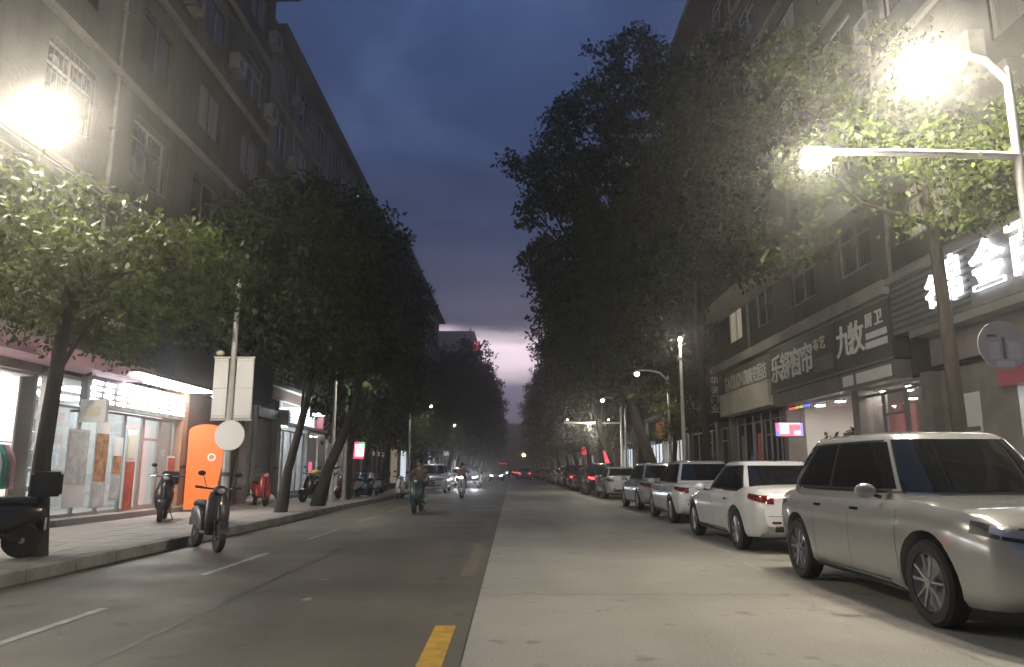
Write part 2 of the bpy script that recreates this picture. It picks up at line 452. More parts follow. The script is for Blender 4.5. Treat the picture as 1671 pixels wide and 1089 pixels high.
def copy_tree(snap, parent=None, skip=(), swap=None):
    src, ch = snap
    base = src.name.split('.')[0]
    if base in skip: return None
    c = src.copy(); COL.objects.link(c); c.parent = parent
    if swap and c.type == 'MESH':
        for i, sl in enumerate(c.material_slots):
            if sl.material and sl.material.name in swap:
                nm = swap[sl.material.name]; sl.link = 'OBJECT'; sl.material = M[nm]
    for k in ch: copy_tree(k, c, skip, swap)
    return c
def structure(o): o['kind'] = 'structure'; return o
# ================================================================== THE SETTING
KL, KR = -5.7, 5.95                     # kerb faces
FL, FR = -9.6, 9.5                      # building lines
mb = MB(); mb.add([(-400, -90, -0.02), (400, -90, -0.02), (400, 480, -0.02), (-400, 480, -0.02)], [(0, 1, 2, 3)], 'soil')
structure(mb.build('ground'))
def sheet(name, x0, x1, y0, y1, z, mt):
    m_ = MB(); ny = max(2, int((y1 - y0) / 8))
    m_.grid([[(x0, y0 + (y1 - y0) * i / ny, z), (x1, y0 + (y1 - y0) * i / ny, z)] for i in range(ny + 1)], mt)
    return structure(m_.build(name))
JX = -0.36
road = sheet('road', KL, JX, -40, 300, 0.0, 'asphalt')
lane = sheet('concrete_road', JX + 0.012, KR, -40, 300, 0.002, 'concrete_road')
mb = MB(); mb.box(JX - 0.004, JX + 0.016, -40, 300, -0.015, -0.002, 'tar'); structure(mb.build('road_joint'))
mat('paint_white_worn', (0.30, 0.285, 0.25), 0.65, var=0.3, scale=4, detail=8)
# longitudinal tar seam in the oncoming lane, and small repairs
mb = MB(); rows = []
xw = -2.78
for i in range(90):
    y = 4.0 + i * 0.3
    xw += random.uniform(-0.03, 0.03); xw = max(-2.95, min(-2.6, xw))
    w = random.uniform(0.012, 0.03)
    rows.append([(xw - w, y, 0.004), (xw + w, y, 0.004)])
mb.grid(rows, 'tar'); mb.build('tar_seam', road)
for (px, py, rx, ry) in ((-2.1, 7.9, 0.07, 0.10), (-2.25, 9.3, 0.08, 0.06)):
    mb = MB(); n = 12
    mb.add([(px + rx * math.cos(2 * math.pi * k / n) * random.uniform(.6, 1.1), py + ry * math.sin(2 * math.pi * k / n) * random.uniform(.6, 1.1), 0.0042) for k in range(n)], [tuple(range(n))], 'paint_white_worn')
    mb.build('paint_patch', road)
for k in range(30):
    y = 3.2 + k * 5.0; mb = MB(); mb.grid([[(JX + .03 + (KR - JX - .05) * i / 24, y + .012 * math.sin(i * 1.7 + k) - .007, .0038), (JX + .03 + (KR - JX - .05) * i / 24, y + .012 * math.sin(i * 1.7 + k) + .007, .0038)] for i in range(25)], 'tar'); mb.build('slab_joint', lane)
# road markings
mk = 0.0046
for i, y in enumerate((-5.0, 2.4)):
    mb = MB(); mb.add([(-0.65, y, mk), (-0.475, y, mk), (-0.475, y + 4.2, mk), (-0.65, y + 4.2, mk)], [(0, 1, 2, 3)], 'paint_yellow'); mb.build('centre_line_dash', road)
mat('paint_yellow_worn', (0.175, 0.152, 0.112), 0.65, var=0.3, scale=4, detail=8)
for i in range(24):
    y = 9.6 + i * 7.2
    mb = MB(); mb.add([(-0.65, y, mk), (-0.475, y, mk), (-0.475, y + 4.2, mk), (-0.65, y + 4.2, mk)], [(0, 1, 2, 3)], 'paint_yellow_worn'); mb.build('centre_line_dash', road)
for i in range(30):
    y = 0.1 + i * 4.8
    mb = MB(); mb.add([(-3.95, y, mk), (-3.86, y, mk), (-3.86, y + 2.5, mk), (-3.95, y + 2.5, mk)], [(0, 1, 2, 3)], 'paint_white' if i in (1, 2) else 'paint_white_worn'); mb.build('lane_dash', road)
mb = MB(); mb.grid([[(3.25 + random.uniform(-.006, .006), -10 + i * 1.0, 0.0066), (3.36 + random.uniform(-.006, .006), -10 + i * 1.0, 0.0066)] for i in range(180)], 'paint_white_worn'); mb.build('parking_line', lane)
for i in range(14):
    y = 5.0 + i * 6.2
    mb = MB(); mb.add([(3.37, y, .0066), (5.6, y, .0066), (5.6, y + .1, .0066), (3.37, y + .1, .0066)], [(0, 1, 2, 3)], 'paint_white_worn'); mb.build('bay_line', lane)
# pavements with kerbstones and pavers
def pavement(name, xk, xf, sgn):
    m_ = MB(); m_.box(min(xk + sgn * .16, xf), max(xk + sgn * .16, xf), -40, 300, -0.01, 0.145, 'bed')
    p = structure(m_.build(name))
    ks = MB(); ks.box(-.08, .08, 0.006, 0.994, 0, 0.17, 'kerb'); km = ks.mesh('kerbstone')
    bm = bmesh.new(); bm.from_mesh(km); bmesh.ops.bevel(bm, geom=[e_ for e_ in bm.edges], offset=.015, segments=1, affect='EDGES'); bm.to_mesh(km); bm.free()
    for i in range(-4, 96):
        put('kerbstone', km, p, (xk + sgn * .08, float(i), random.uniform(-.006, .004)), (0, 0, random.uniform(-.004, .004)))
    m_ = MB()
    for i in range(96, 290, 2): m_.box(xk, xk + sgn * .16, i, i + 1.99, 0, .168, 'kerb')
    o = m_.build('kerbstone_row', p); o['kind'] = 'stuff'
    return p
pavement_left = pavement('pavement_left', KL, -9.25, -1)
pavement_right = pavement('pavement_right', KR, 9.2, 1)
def paver_mesh(w, l, mt):
    m_ = MB(); m_.box(.006, w - .006, .006, l - .006, .10, .168, mt); me = m_.mesh('paver')
    bm = bmesh.new(); bm.from_mesh(me)
    top = [e_ for e_ in bm.edges if all(v.co.z > .16 for v in e_.verts)]
    bmesh.ops.bevel(bm, geom=top, offset=.006, segments=1, affect='EDGES'); bm.to_mesh(me); bm.free(); return me
pm = [paver_mesh(.562, .6, 'paver'), paver_mesh(.562, .6, 'paver_warm')]
for j in range(6):
    for i in range(44):
        put('paver', pm[1 if j == 1 or random.random() < .06 else 0], pavement_left, (-9.25 + j * .562, 6.0 + i * .6, random.uniform(-.004, .003)))
for (p, x0, x1) in ((pavement_left, -9.25, -5.878), (pavement_right, 6.118, 9.2)):
    m_ = MB(); k = 0
    for i in range(70):
        y = (32.5 if p is pavement_left else 4.0) + i * 1.2
        for j in range(3):
            w = (x1 - x0) / 3; m_.box(x0 + j * w + .006, x0 + (j + 1) * w - .006, y + .006, y + 1.194, .12, .166, 'paver')
    o = m_.build('paver_field', p); o['kind'] = 'stuff'

# ------------------------------------------------------------------ lettering
FONT_CACHE = {}
def glyph(ch, depth=0.03):
    k = (ch, depth)
    if k in FONT_CACHE: return FONT_CACHE[k]
    cu = bpy.data.curves.new('glyph', 'FONT'); cu.body = ch; cu.extrude = depth / 2; cu.offset = 0.012
    cu.resolution_u = 3
    ob = bpy.data.objects.new('glyph', cu); COL.objects.link(ob)
    dg = bpy.context.evaluated_depsgraph_get(); dg.update()
    me = bpy.data.meshes.new_from_object(ob.evaluated_get(dg))
    bpy.data.objects.remove(ob); bpy.data.curves.remove(cu)
    co = np.empty(len(me.vertices) * 3); me.vertices.foreach_get('co', co); co = co.reshape(-1, 3)
    lo, hi = co.min(0), co.max(0)
    FONT_CACHE[k] = (me, lo, hi); return FONT_CACHE[k]
def letters(parent, text, origin, xdir, zdir, h, adv, mt, depth=0.03, stretch=1.0, name='lettering', vertical=False):
    """origin = lower corner of the first character, in the parent's space"""
    xd, zd = Vector(xdir), Vector(zdir); yd = zd.cross(xd) if not vertical else zd.cross(xd)
    up = Vector((0, 0, 1)); pos = 0.0
    for ch in text:
        if ch == ' ':
            pos += adv; continue
        me, lo, hi = glyph(ch, depth)
        cjk = ord(ch) > 0x2000
        gh = (hi[1] - lo[1]); s = h / (max(gh, 0.62) if cjk else 0.74)
        me2 = me.copy(); me2.materials.clear(); me2.materials.append(M[mt])
        o = put(name, me2, parent)
        w = (hi[0] - lo[0]) * s * stretch
        rot = Matrix((xd, up, zd)).transposed().to_4x4()
        off = origin + xd * (pos if not vertical else 0) - up * (pos if vertical else 0)
        dx = -lo[0] * s * stretch + ((adv - w) / 2 if cjk else 0)
        dy = -lo[1] * s + ((h - gh * s) / 2 if cjk else 0)
        o.matrix_local = Matrix.Translation(off + xd * dx + up * dy) @ rot @ Matrix.Diagonal((s * stretch, s, 1, 1))
        pos += (adv if cjk else w + 0.06 * h)
    return pos
def blurred_marks(parent, origin, xdir, zdir, n, h, adv, mt, seed):
    """characters too overexposed to read: clusters of strokes"""
    r = random.Random(seed); xd, zd, up = Vector(xdir), Vector(zdir), Vector((0, 0, 1))
    for k in range(n):
        m_ = MB(); o = Vector(origin) + xd * (k * adv)
        def bar(a0, b0, a1, b1):
            p = [o + xd * a + up * b + zd * c for a in (a0, a1) for b in (b0, b1) for c in (0, .04)]
            m_.add(p, [(0, 1, 3, 2), (4, 6, 7, 5), (0, 4, 5, 1), (2, 3, 7, 6), (0, 2, 6, 4), (1, 5, 7, 3)], mt)
        w = adv * .86; t = h * .15
        for q in range(4):
            b = h * (.02 + q * .28) * 0.98; bar(r.uniform(0, .15) * w, min(b, h - t), r.uniform(.8, 1) * w, min(b, h - t) + t)
        a = r.choice((.15, .42, .66)) * w
        m_2 = o; xo = zd * .002
        p = [o + xd * aa + up * bb + zd * c for aa in (a, a + t) for bb in (0, h) for c in (.002, .043)]
        m_.add(p, [(0, 1, 3, 2), (4, 6, 7, 5), (0, 4, 5, 1), (2, 3, 7, 6), (0, 2, 6, 4), (1, 5, 7, 3)], mt)
        m_.build('lit_character', parent)
LX, LZ = (0, 1, 0), (1, 0, 0)          # writing on fronts of the left row
RX, RZ = (0, -1, 0), (-1, 0, 0)        # writing on fronts of the right row

# ------------------------------------------------------------------ buildings
def xs(side, d):      # distance d out of the front towards the street
    return (FL + d) if side < 0 else (FR - d)
def sbox(m_, side, d0, d1, y0, y1, z0, z1, mt):
    a, b = xs(side, d0), xs(side, d1); m_.box(min(a, b), max(a, b), y0, y1, z0, z1, mt)
WIN_CACHE = {}
def window_mesh(side, w, h, pane_mt, style):
    k = (side, round(w, 2), round(h, 2), pane_mt, style)
    if k in WIN_CACHE: return WIN_CACHE[k]
    f = MB(); t = .06
    def b(d0, d1, y0, y1, z0, z1, mt): f.box(min(side * -d0, side * -d1), max(side * -d0, side * -d1), y0, y1, z0, z1, mt)
    fr = 'frame_alu' if style != 1 else 'frame_dark'
    b(-.14, -.06, 0, t, 0, h, fr); b(-.14, -.06, w - t, w, 0, h, fr)
    b(-.138, -.062, t, w - t, 0, t, fr); b(-.138, -.062, t, w - t, h - t, h, fr); b(-.136, -.064, w / 2 - t / 2, w / 2 + t / 2, t, h - t, fr)
    if style == 2: b(-.135, -.065, t, w - t, h * .68, h * .68 + t * .8, fr)
    fm = f.mesh('window')
    pn = MB(); f2 = pn
    f2.box(min(side * .10, side * .12), max(side * .10, side * .12), t, w - t, t, h - t, pane_mt)
    g = None
    if style == 2:
        g = MB()
        for q in range(int(w / .16) + 1):
            yy = q * w / int(w / .16); g.tube([(-side * .12, yy, -.05), (-side * .12, yy, h + .05)], .008, 'grille', 4)
        for zz_ in (-.03, h * .5, h + .03): g.box(min(-side * .125, -side * .115), max(-side * .125, -side * .115), -.02, w + .02, zz_ - .01, zz_ + .01, 'grille')
        for yy in (0, w): g.tube([(side * .0, yy, h + .03), (-side * .12, yy, h + .03)], .008, 'grille', 4)
        g = g.mesh('window_grille')
    WIN_CACHE[k] = (fm, pn.mesh('pane'), g); return WIN_CACHE[k]
def building(name, side, y0, y1, zb, floors, fh, wall, label, cols, lit=(), style=0, depth=9.0, eave=.7, seed=1, ledges=True, winw=1.5, winh=1.5, balcony=False, ac=.4, bays=()):
    r = random.Random(seed)
    root = empty(name, (xs(side, 0), (y0 + y1) / 2, 0)); tag(root, label, 'building')
    ox, oy = xs(side, 0), (y0 + y1) / 2
    W = MB(); H = zb + floors * fh
    def lb(m_, d0, d1, ya, yb, za, zc_, mt):
        a, b = sorted((-side * d0, -side * d1)); m_.box(a, b, ya - oy, yb - oy, za, zc_, mt)
    T = .2
    cw = (y1 - y0) / cols
    # front wall built round its window openings
    for f in range(floors):
        z0 = zb + f * fh; s0 = z0 + .95
        lb(W, -T, 0, y0, y1, z0, s0, wall); lb(W, -T, 0, y0, y1, s0 + winh, z0 + fh, wall)
        for c in range(cols + 1):
            a = y0 if c == 0 else y0 + c * cw - (cw - winw) / 2
            b = y1 if c == cols else y0 + c * cw + (cw - winw) / 2
            lb(W, -T, 0, a, b, s0, s0 + winh, wall)
    lb(W, -depth, -T, y0, y0 + T, 0, H, wall); lb(W, -depth, -T, y1 - T, y1, 0, H, wall)
    lb(W, -depth, -depth + T, y0 + T, y1 - T, 0, H, wall)
    lb(W, -depth + T, -T, y0 + T, y1 - T, zb + .02, zb + .2, 'roof_slab')
    lb(W, -2.6, -2.5, y0 + T, y1 - T, zb + .2, H - .05, 'wall_dark')
    W.build('wall', root)
    R_ = MB(); lb(R_, -depth, eave, y0 - .02, y1 + .02, H + .002, H + .28, 'roof_slab'); rf = R_.build('roof', root)
    R_ = MB(); lb(R_, -.5, -.3, y0 + .2, y1 - .2, H + .28, H + 1.1, wall); R_.build('parapet', rf)
    for f in range(floors):
        z0 = zb + f * fh; s0 = z0 + .95
        if ledges:
            L_ = MB(); lb(L_, 0, .14 if f else .5, y0 + .01, y1 - .01, z0 - .06, z0 + .08, 'ledge'); L_.build('ledge', root)
        for c in range(cols):
            wy = y0 + c * cw + (cw - winw) / 2
            mt = 'pane'
            if r.random() < .35: mt = 'pane_curtain'
            if (f, c) in lit: mt = 'win_cool' if (f + c) % 2 else 'win_warm'
            fm, pn, g = window_mesh(side, winw, winh, mt, style if r.random() < .6 else 2)
            wo_ = put('window', fm, root, (0, wy - oy, s0)); put('pane', pn, wo_)
            if g: put('window_grille', g, wo_)
            if balcony and c % 2 == 0:
                B = MB(); lb(B, .0, 1.1, wy - .5, wy + winw + .5, s0 - .98, s0 - .86, 'ledge')
                lb(B, 1.02, 1.1, wy - .5, wy + winw + .5, s0 - .86, s0 - .05, wall)
                lb(B, 0, 1.02, wy - .5, wy - .42, s0 - .86, s0 - .05, wall); lb(B, 0, 1.02, wy + winw + .42, wy + winw + .5, s0 - .86, s0 - .05, wall)
                B.build('balcony', root)
            elif r.random() < ac and f > 0:
                A = MB(); ya = wy + winw + .12
                lb(A, .05, .37, ya, ya + .78, s0 - .2, s0 + .36, 'ac'); lb(A, 0, .4, ya + .05, ya + .1, s0 - .25, s0 - .2, 'grille'); lb(A, 0, .4, ya + .68, ya + .73, s0 - .25, s0 - .2, 'grille')
                cxx = -side * .372
                A.lathe([(.21, cxx), (.20, cxx - side * .006)], 'X', (0, ya + .34 - oy, s0 + .08), 'frame_dark', 14)
                A.build('air_conditioner', root)
    for c in range(1, cols, 3):
        yp = y0 + c * cw - .12; P_ = MB(); P_.tube([(-side * .07, yp - oy, zb - .3), (-side * .07, yp - oy, H - .1)], .05, 'ac', 7)
        for f in range(floors): lb(P_, 0, .13, yp - .07, yp + .07, zb + f * fh + 1.6, zb + f * fh + 1.64, 'grille')
        P_.build('drain_pipe', root)
    # ground floor: piers and bays
    return root, lb, oy, H
def pier(b, y0, y1, z1, mt='pier_tile', d=.12):
    root, lb, oy, H = b; m_ = MB(); lb(m_, -.5, d, y0, y1, 0, z1, mt); m_.build('pier', root)
def fascia(b, y0, y1, z0, z1, mt, d0=-.2, d1=.1, name='fascia'):
    root, lb, oy, H = b; m_ = MB(); lb(m_, d0, d1, y0, y1, z0, z1, mt); return m_.build(name, root)
def shell(b, y0, y1, z1, depth=4.5, wall='shop_white', floor='shop_floor', zf=.30, step='pier_tile'):
    """the room behind a shop front"""
    root, lb, oy, H = b; m_ = MB()
    lb(m_, -depth, -.02, y0, y1, zf - .12, zf, floor); m_.build('shop_floor', root)
    m_ = MB(); lb(m_, -depth - .1, -depth, y0, y1, zf, z1, wall); lb(m_, -depth, -.5, y0 - .06, y0, zf, z1, wall); lb(m_, -depth, -.5, y1, y1 + .06, zf, z1, wall); m_.build('shop_wall', root)
    m_ = MB(); lb(m_, -depth, -.2, y0, y1, z1, z1 + .08, wall); m_.build('shop_ceiling', root)
    m_ = MB(); lb(m_, -.02, .34, y0 - .2, y1 + .2, .1, zf, step); m_.build('step', root)
def ceiling_panels(b, spots, z, mt, w=.6, l=1.2):
    root, lb, oy, H = b
    for (d, y) in spots:
        m_ = MB(); lb(m_, d - w / 2, d + w / 2, y - l / 2, y + l / 2, z - .05, z - .004, mt); m_.build('ceiling_light', root)
def downlights(b, spots, z, mt='spot_light', r=.11):
    root, lb, oy, H = b
    for (d, y) in spots:
        m_ = MB(); x = (-1 if b[4] > 0 else 1) * d if len(b) > 4 else d
        m_.lathe([(r, z - .03), (r * .8, z - .045)], 'Z', (x, y - oy, 0), mt, 14)
        m_.lathe([(r * 1.25, z - .004), (r * 1.25, z - .025), (r, z - .028)], 'Z', (x, y - oy, 0), 'frame_alu', 14)
        m_.build('downlight', root)
SHUT = {}
def shutter(b, y0, y1, z0, z1, mt='shutter', d=-.15):
    root, lb, oy, H = b; m_ = MB(); n = int((z1 - z0) / .09)
    for i in range(n):
        za = z0 + i * .09; lb(m_, d - .02, d + (.012 if i % 2 else .0), y0, y1, za, za + .088, mt)
    m_.build('roller_shutter', root)
    m_ = MB(); lb(m_, d - .05, d + .3, y0, y1, z1, z1 + .35, 'shutter'); m_.build('shutter_box', root)
def glazing(b, y0, y1, z0, z1, n, door=(), d=-.1, fr='frame_alu', gl='glass'):
    root, lb, oy, H = b; w = (y1 - y0) / n; t = .05
    for i in range(n):
        a, c = y0 + i * w, y0 + (i + 1) * w; f = MB()
        nm = 'shop_door' if i in door else 'shop_window'
        if i in door: t = .08
        lb(f, d - .03, d + .03, a + .004, a + t, z0, z1, fr); lb(f, d - .03, d + .03, c - t, c - .004, z0, z1, fr)
        lb(f, d - .028, d + .028, a + t, c - t, z0, z0 + t * 1.5, fr); lb(f, d - .028, d + .028, a + t, c - t, z1 - t, z1, fr)
        if i in door: lb(f, d - .027, d + .027, a + t, c - t, z1 - .62, z1 - .56, fr)
        o = f.build(nm, root)
        g = MB(); lb(g, d - .006, d + .006, a + t, c - t, z0 + t * 1.5, z1 - t, gl); g.build('pane', o)
        if i in door:
            h = MB(); lb(h, d + .03, d + .07, c - t - .02, c - t + .01, z0 + .9, z0 + 1.3, 'chrome'); h.build('handle', o)
def poster(y0, y1, z0, z1, side, d, bands, label, group=None, curl=.01):
    o = empty('poster', (xs(side, d), y0, z0)); tag(o, label, 'poster', group)
    m_ = MB(); rows = []
    x = -side
    for i in range(7):
        rows.append([(x * curl * math.sin(i * .9) * .4, (y1 - y0) * j / 5, (z1 - z0) * i / 6) for j in range(6)])
    back = [[(p[0] - x * .006, p[1], p[2]) for p in r] for r in rows]
    m_.grid(rows, 'sign_white'); m_.grid(back, 'sign_white', True); m_.build('sheet', o)
    for (a0, a1, c0, c1, mt) in bands:
        q = MB(); q.box(min(x * .008, x * .012), max(x * .008, x * .012), a0 * (y1 - y0), a1 * (y1 - y0), c0 * (z1 - z0), c1 * (z1 - z0), mt); q.build('printed_block', o)
    return o
def board(name, side, y0, y1, z0, z1, mt, label, cat='shop sign', d0=.02, d1=.2, frame=None):
    """a signboard on a shop front; origin at its lower near corner, frame of the street"""
    o = empty(name, (xs(side, d1), y0, z0)); tag(o, label, cat)
    m_ = MB(); a, c = sorted((0, side * (d1 - d0))); m_.box(a, c, 0, y1 - y0, 0, z1 - z0, mt); m_.build('panel', o)
    if frame:
        x0, x1 = sorted((-side * .03, side * .02)); L, Hh = y1 - y0, z1 - z0
        for (ya, yb, za, zb_) in ((-.03, L + .03, -.04, .03), (-.03, L + .03, Hh - .03, Hh + .04)):
            f = MB(); f.box(x0, x1, ya, yb, za, zb_, frame); f.build('frame_rail', o)
    return o

# ------------------------------------------------------------------ left row
A = building('apartment_block', -1, -8, 27, 4.6, 5, 3.1, 'wall_grey', 'grey six storey block with overhanging dark roof above the orange light box', 10, style=1, seed=3, eave=1.0, winw=1.7, ac=.45)
B = building('apartment_block', -1, 27.05, 58, 4.6, 5, 2.85, 'wall_pale', 'pale grey block with stained wall behind the leaning street trees', 10, lit=((4, 5), (0, 8)), style=0, seed=5, eave=.5, winw=1.4)
C = building('apartment_block', -1, 58.05, 95, 4.5, 5, 3.15, 'wall_dark', 'dark block rising over the trees beyond the parked white scooter', 10, lit=((0, 2),), style=0, seed=7, eave=.8, ac=.2)
D = building('apartment_block', -1, 95.05, 140, 4.4, 4, 3.0, 'wall_brown', 'brown low block hidden behind the far street trees', 11, style=0, seed=8, ac=0, lit=((0, 3),))
T = building('tower_block', -1, 172, 196, 4.4, 9, 3.25, 'wall_dark', 'tall dark tower carrying a red neon sign on its roof edge', 7, style=0, seed=9, ac=0)
fascia(A, 15.1, 15.5, 0, 4.6, 'pier_tile', -.12, .04, 'pier'); pier(A, 21.3, 21.62, 4.6, 'brown_step'); pier(A, 26.6, 27.0, 4.6, 'pier_tile'); pier(A, 6.8, 7.3, 4.6); pier(A, -8, -7.4, 4.6); pier(A, 0, .5, 4.6)
shutter(A, -7.4, 0, .17, 3.2); shutter(A, .5, 6.8, .17, 3.2)
fascia(A, -8, 15.0, 3.25, 4.6, 'pier_tile', -.4, -.05)
fascia(A, 15.55, 27, 3.62, 4.6, 'wall_grey', -.4, -.05)
shell(A, 7.3, 15.0, 3.2)
ceiling_panels(A, [(-d, y) for d in (.9, 2.6) for y in (8.4, 10.4, 12.4, 14.2)], 3.2, 'panel_light')
cn = fascia(A, 6.8, 17.9, 3.42, 3.72, 'pink', .0, .75, 'canopy')
# second shop: light fascia, glazed front
shell(A, 15.6, 21.3, 3.3, wall='shop_white')
ceiling_panels(A, [(-d, y) for d in (1.2, 2.8) for y in (16.5, 18.4, 20.3)], 3.3, 'panel_cool')
glazing(A, 15.6, 18.5, .3, 2.7, 3); glazing(A, 18.5, 21.25, .3, 2.7, 3, door=(1,))
# lit soffit of the canopy, panel by panel
sf = fascia(A, 16.9, 24.6, 3.56, 3.62, 'wall_grey', -.04, 1.0, 'soffit')
for k in range(4):
    y = 17.05 + k * 1.12; root, lb, oy, H = A
    m_ = MB(); lb(m_, .12, .9, y, y + 1.02, 3.52, 3.557, 'panel_light'); m_.build('soffit_light', root)
m_ = MB(); m_.lathe([(.13, 3.53), (.12, 3.515)], 'Z', (.5, 22.6 - A[2], 0), 'spot_light', 14); m_.lathe([(.16, 3.557), (.16, 3.531)], 'Z', (.5, 22.6 - A[2], 0), 'frame_alu', 14); m_.build('downlight', A[0])
s = board('shop_sign', -1, 16.4, 21.5, 2.72, 3.42, 'sign_grey', 'shop sign of blazing white characters beside the orange light box', d0=-.05, d1=.1)
blurred_marks(s, (0.0, .12, .1), LX, LZ, 9, .5, .55, 'letter_lit', 4)
s = board('shop_sign', -1, 18.7, 26.5, 3.63, 5.75, 'sign_blue', 'large dark blue blank signboard over the white lit shop', d0=.02, d1=.95)
# right part: panelled wall behind the orange light box
shutter(A, 24.3, 26.6, .17, 3.0, 'shutter_brown')
m_ = MB(); A[1](m_, -.4, -.1, 21.62, 24.3, .17, 3.56, 'shutter_brown'); m_.build('panelled_wall', A[0])
m_ = MB(); A[1](m_, -.05, .55, 21.4, 24.4, .1, .32, 'brown_step'); m_.build('step', A[0])
P1 = [(.0, .42, .0, 1, 'sign_white'), (.1, .9, .32, .72, 'orange_paint'), (.1, .5, .74, .9, 'sign_brown'), (.15, .8, .05, .2, 'sign_grey')]
poster(16.1, 16.9, .5, 2.2, -1, -.02, [(.02, .98, .30, .97, 'print_pale')], 'pale poster on shop glass nearest the dark pier')
poster(17.15, 17.75, .45, 2.45, -1, -.02, [(.08, .92, .30, .85, 'print_brown'), (.04, .96, .02, .28, 'print_pale')], 'tall poster with orange brown figure print on shop glass')
poster(17.95, 18.4, .6, 2.1, -1, -.02, [(.1, .9, .42, .70, 'print_brown'), (.05, .95, .03, .4, 'print_pale')], 'narrow white poster with one orange block on shop glass')
poster(18.5, 18.95, .35, 2.3, -1, .02, [(.0, 1, .0, .6, 'print_red'), (.06, .94, .64, .94, 'sign_cream')], 'red and yellow banner poster beside the glass door')
poster(20.75, 21.2, .6, 1.7, -1, .02, [(.05, .95, .45, .95, 'print_red'), (.05, .95, .1, .4, 'print_brown')], 'small red and orange poster beyond the glass door')
sg = empty('projecting_sign', (xs(-1, 0), 16.35, 2.35)); tag(sg, 'small white box sign with yellow mark sticking out by the dark pier', 'sign')
m_ = MB(); m_.box(.05, .62, -.06, .06, 0, .5, 'sign_white'); m_.box(-.2, .05, -.02, .02, .22, .28, 'frame_dark'); m_.build('box', sg)
m_ = MB(); m_.box(.15, .5, -.068, -.061, .14, .34, 'sign_cream'); m_.build('printed_block', sg)
# orange arched light box standing on the step
ob = empty('light_box', (-8.72, 21.2, .17), math.radians(14)); tag(ob, 'tall orange glowing light box with rounded top standing on brown step', 'light box')
m_ = MB(); w, hh = .46, 2.42; pts = []
for i in range(13):
    t = math.pi * i / 12; pts.append((w * math.cos(t), hh - .2 + .2 * math.sin(t)))
prof = [(-w, .06), (w, .06)] + pts
nP = len(prof)
m_.add([(x, -.11, z) for x, z in prof] + [(x, .11, z) for x, z in prof], [tuple(range(nP))] + [tuple(range(2 * nP - 1, nP - 1, -1))], 'orange_lit')
m_.build('lit_face', ob)
m_ = MB(); m_.add([(x * 1.03, -.1, z * 1.005) for x, z in prof] + [(x * 1.03, .1, z * 1.005) for x, z in prof], [(i, (i + 1) % nP, nP + (i + 1) % nP, nP + i) for i in range(nP)], 'orange_paint'); m_.build('casing', ob)
m_ = MB(); m_.box(-.5, .5, -.2, .2, 0, .06, 'frame_dark'); m_.build('base', ob)
m_ = MB(); m_.lathe([(.11, -.118), (.11, -.112)], 'Y', (.18, 0, 1.5), 'sign_white', 18); m_.lathe([(.07, -.122), (.07, -.119)], 'Y', (.18, 0, 1.5), 'orange_lit', 14); m_.build('round_emblem', ob)

# block B: closed front, cool lit shop, pink canopy shop
for y in (27.1, 30.0, 34.4, 41.6, 46.5, 51.5, 57.5): pier(B, y, y + .4, 4.6, 'pier_tile' if y < 34 else 'pier_white' if y < 42 else 'pier_tile')
shutter(B, 27.5, 30.0, .17, 3.3, 'shutter')
fascia(B, 27.05, 58, 3.4, 4.6, 'wall_grey', -.4, -.03)
shell(B, 30.4, 34.4, 3.3); ceiling_panels(B, [(-1, 31.2), (-1, 33.3), (-2.6, 32.2)], 3.3, 'panel_cool'); glazing(B, 30.4, 34.4, .3, 3.0, 4, door=(2,))
s = board('shop_sign', -1, 30.1, 34.5, 3.15, 3.75, 'sign_grey', 'low sign of white glowing characters over the pale blue lit shop', d0=.0, d1=.5)
blurred_marks(s, (0, .2, .08), LX, LZ, 6, .42, .62, 'letter_lit_soft', 14)
m_ = MB(); B[1](m_, .05, .9, 30.3, 34.2, 3.78, 3.84, 'panel_cool'); m_.build('soffit_light', B[0])
s = board('shop_sign', -1, 27.4, 33.8, 4.1, 5.6, 'sign_brown', 'dark brown signboard with dull raised characters behind the white banner panels', d0=.05, d1=.25)
blurred_marks(s, (0, .4, .5), LX, LZ, 4, .8, .95, 'letter_gold', 24)
shell(B, 34.8, 41.6, 3.1, wall='shop_white'); ceiling_panels(B, [(-1, 36), (-1, 39)], 3.1, 'panel_light'); glazing(B, 34.8, 41.6, .3, 3.0, 5, door=(3,))
fascia(B, 34.5, 42.0, 3.2, 3.75, 'pink_red', .0, .8, 'canopy')
s = board('shop_sign', -1, 34.6, 41.8, 4.0, 6.3, 'sign_olive', 'dull olive signboard over the pink red canopy', d0=.05, d1=.3)
s = board('projecting_sign', -1, 42.4, 42.7, 4.1, 6.2, 'sign_dark', 'tall sign with stacked white glowing characters above the pink red canopy', d0=.05, d1=1.5)
for k, zz_ in enumerate((1.5, .95, .35)):
    for j in range(2): blurred_marks(s, Vector((-1.35 + j * .62, -.01, zz_)), (1, 0, 0), (0, -1, 0), 1, .45, .58, 'letter_lit', 40 + k * 3 + j)
for k, (ya, yb) in enumerate(((35.2, 36.6), (37.0, 38.4), (39.0, 40.2))):
    poster(ya, yb, .6, 2.8, -1, -.03, [(.1, .9, .1, .2, 'sign_grey')] if k else [(.1, .5, .3, .5, 'led_pink')], ('white poster with pink mark under the pink red canopy', 'plain white poster in the middle of the pink canopy shop', 'white poster at the far end of the pink canopy shop')[k])
led = empty('led_sign', (-9.0, 43.2, 1.9)); tag(led, 'glowing pink, green and white window sign beyond the pink red canopy', 'LED sign')
m_ = MB(); m_.box(-.5, .5, 0, .1, 0, 1.1, 'frame_dark'); m_.box(-.46, .46, -.012, -.002, .06, 1.04, 'led_pink'); m_.build('panel', led)
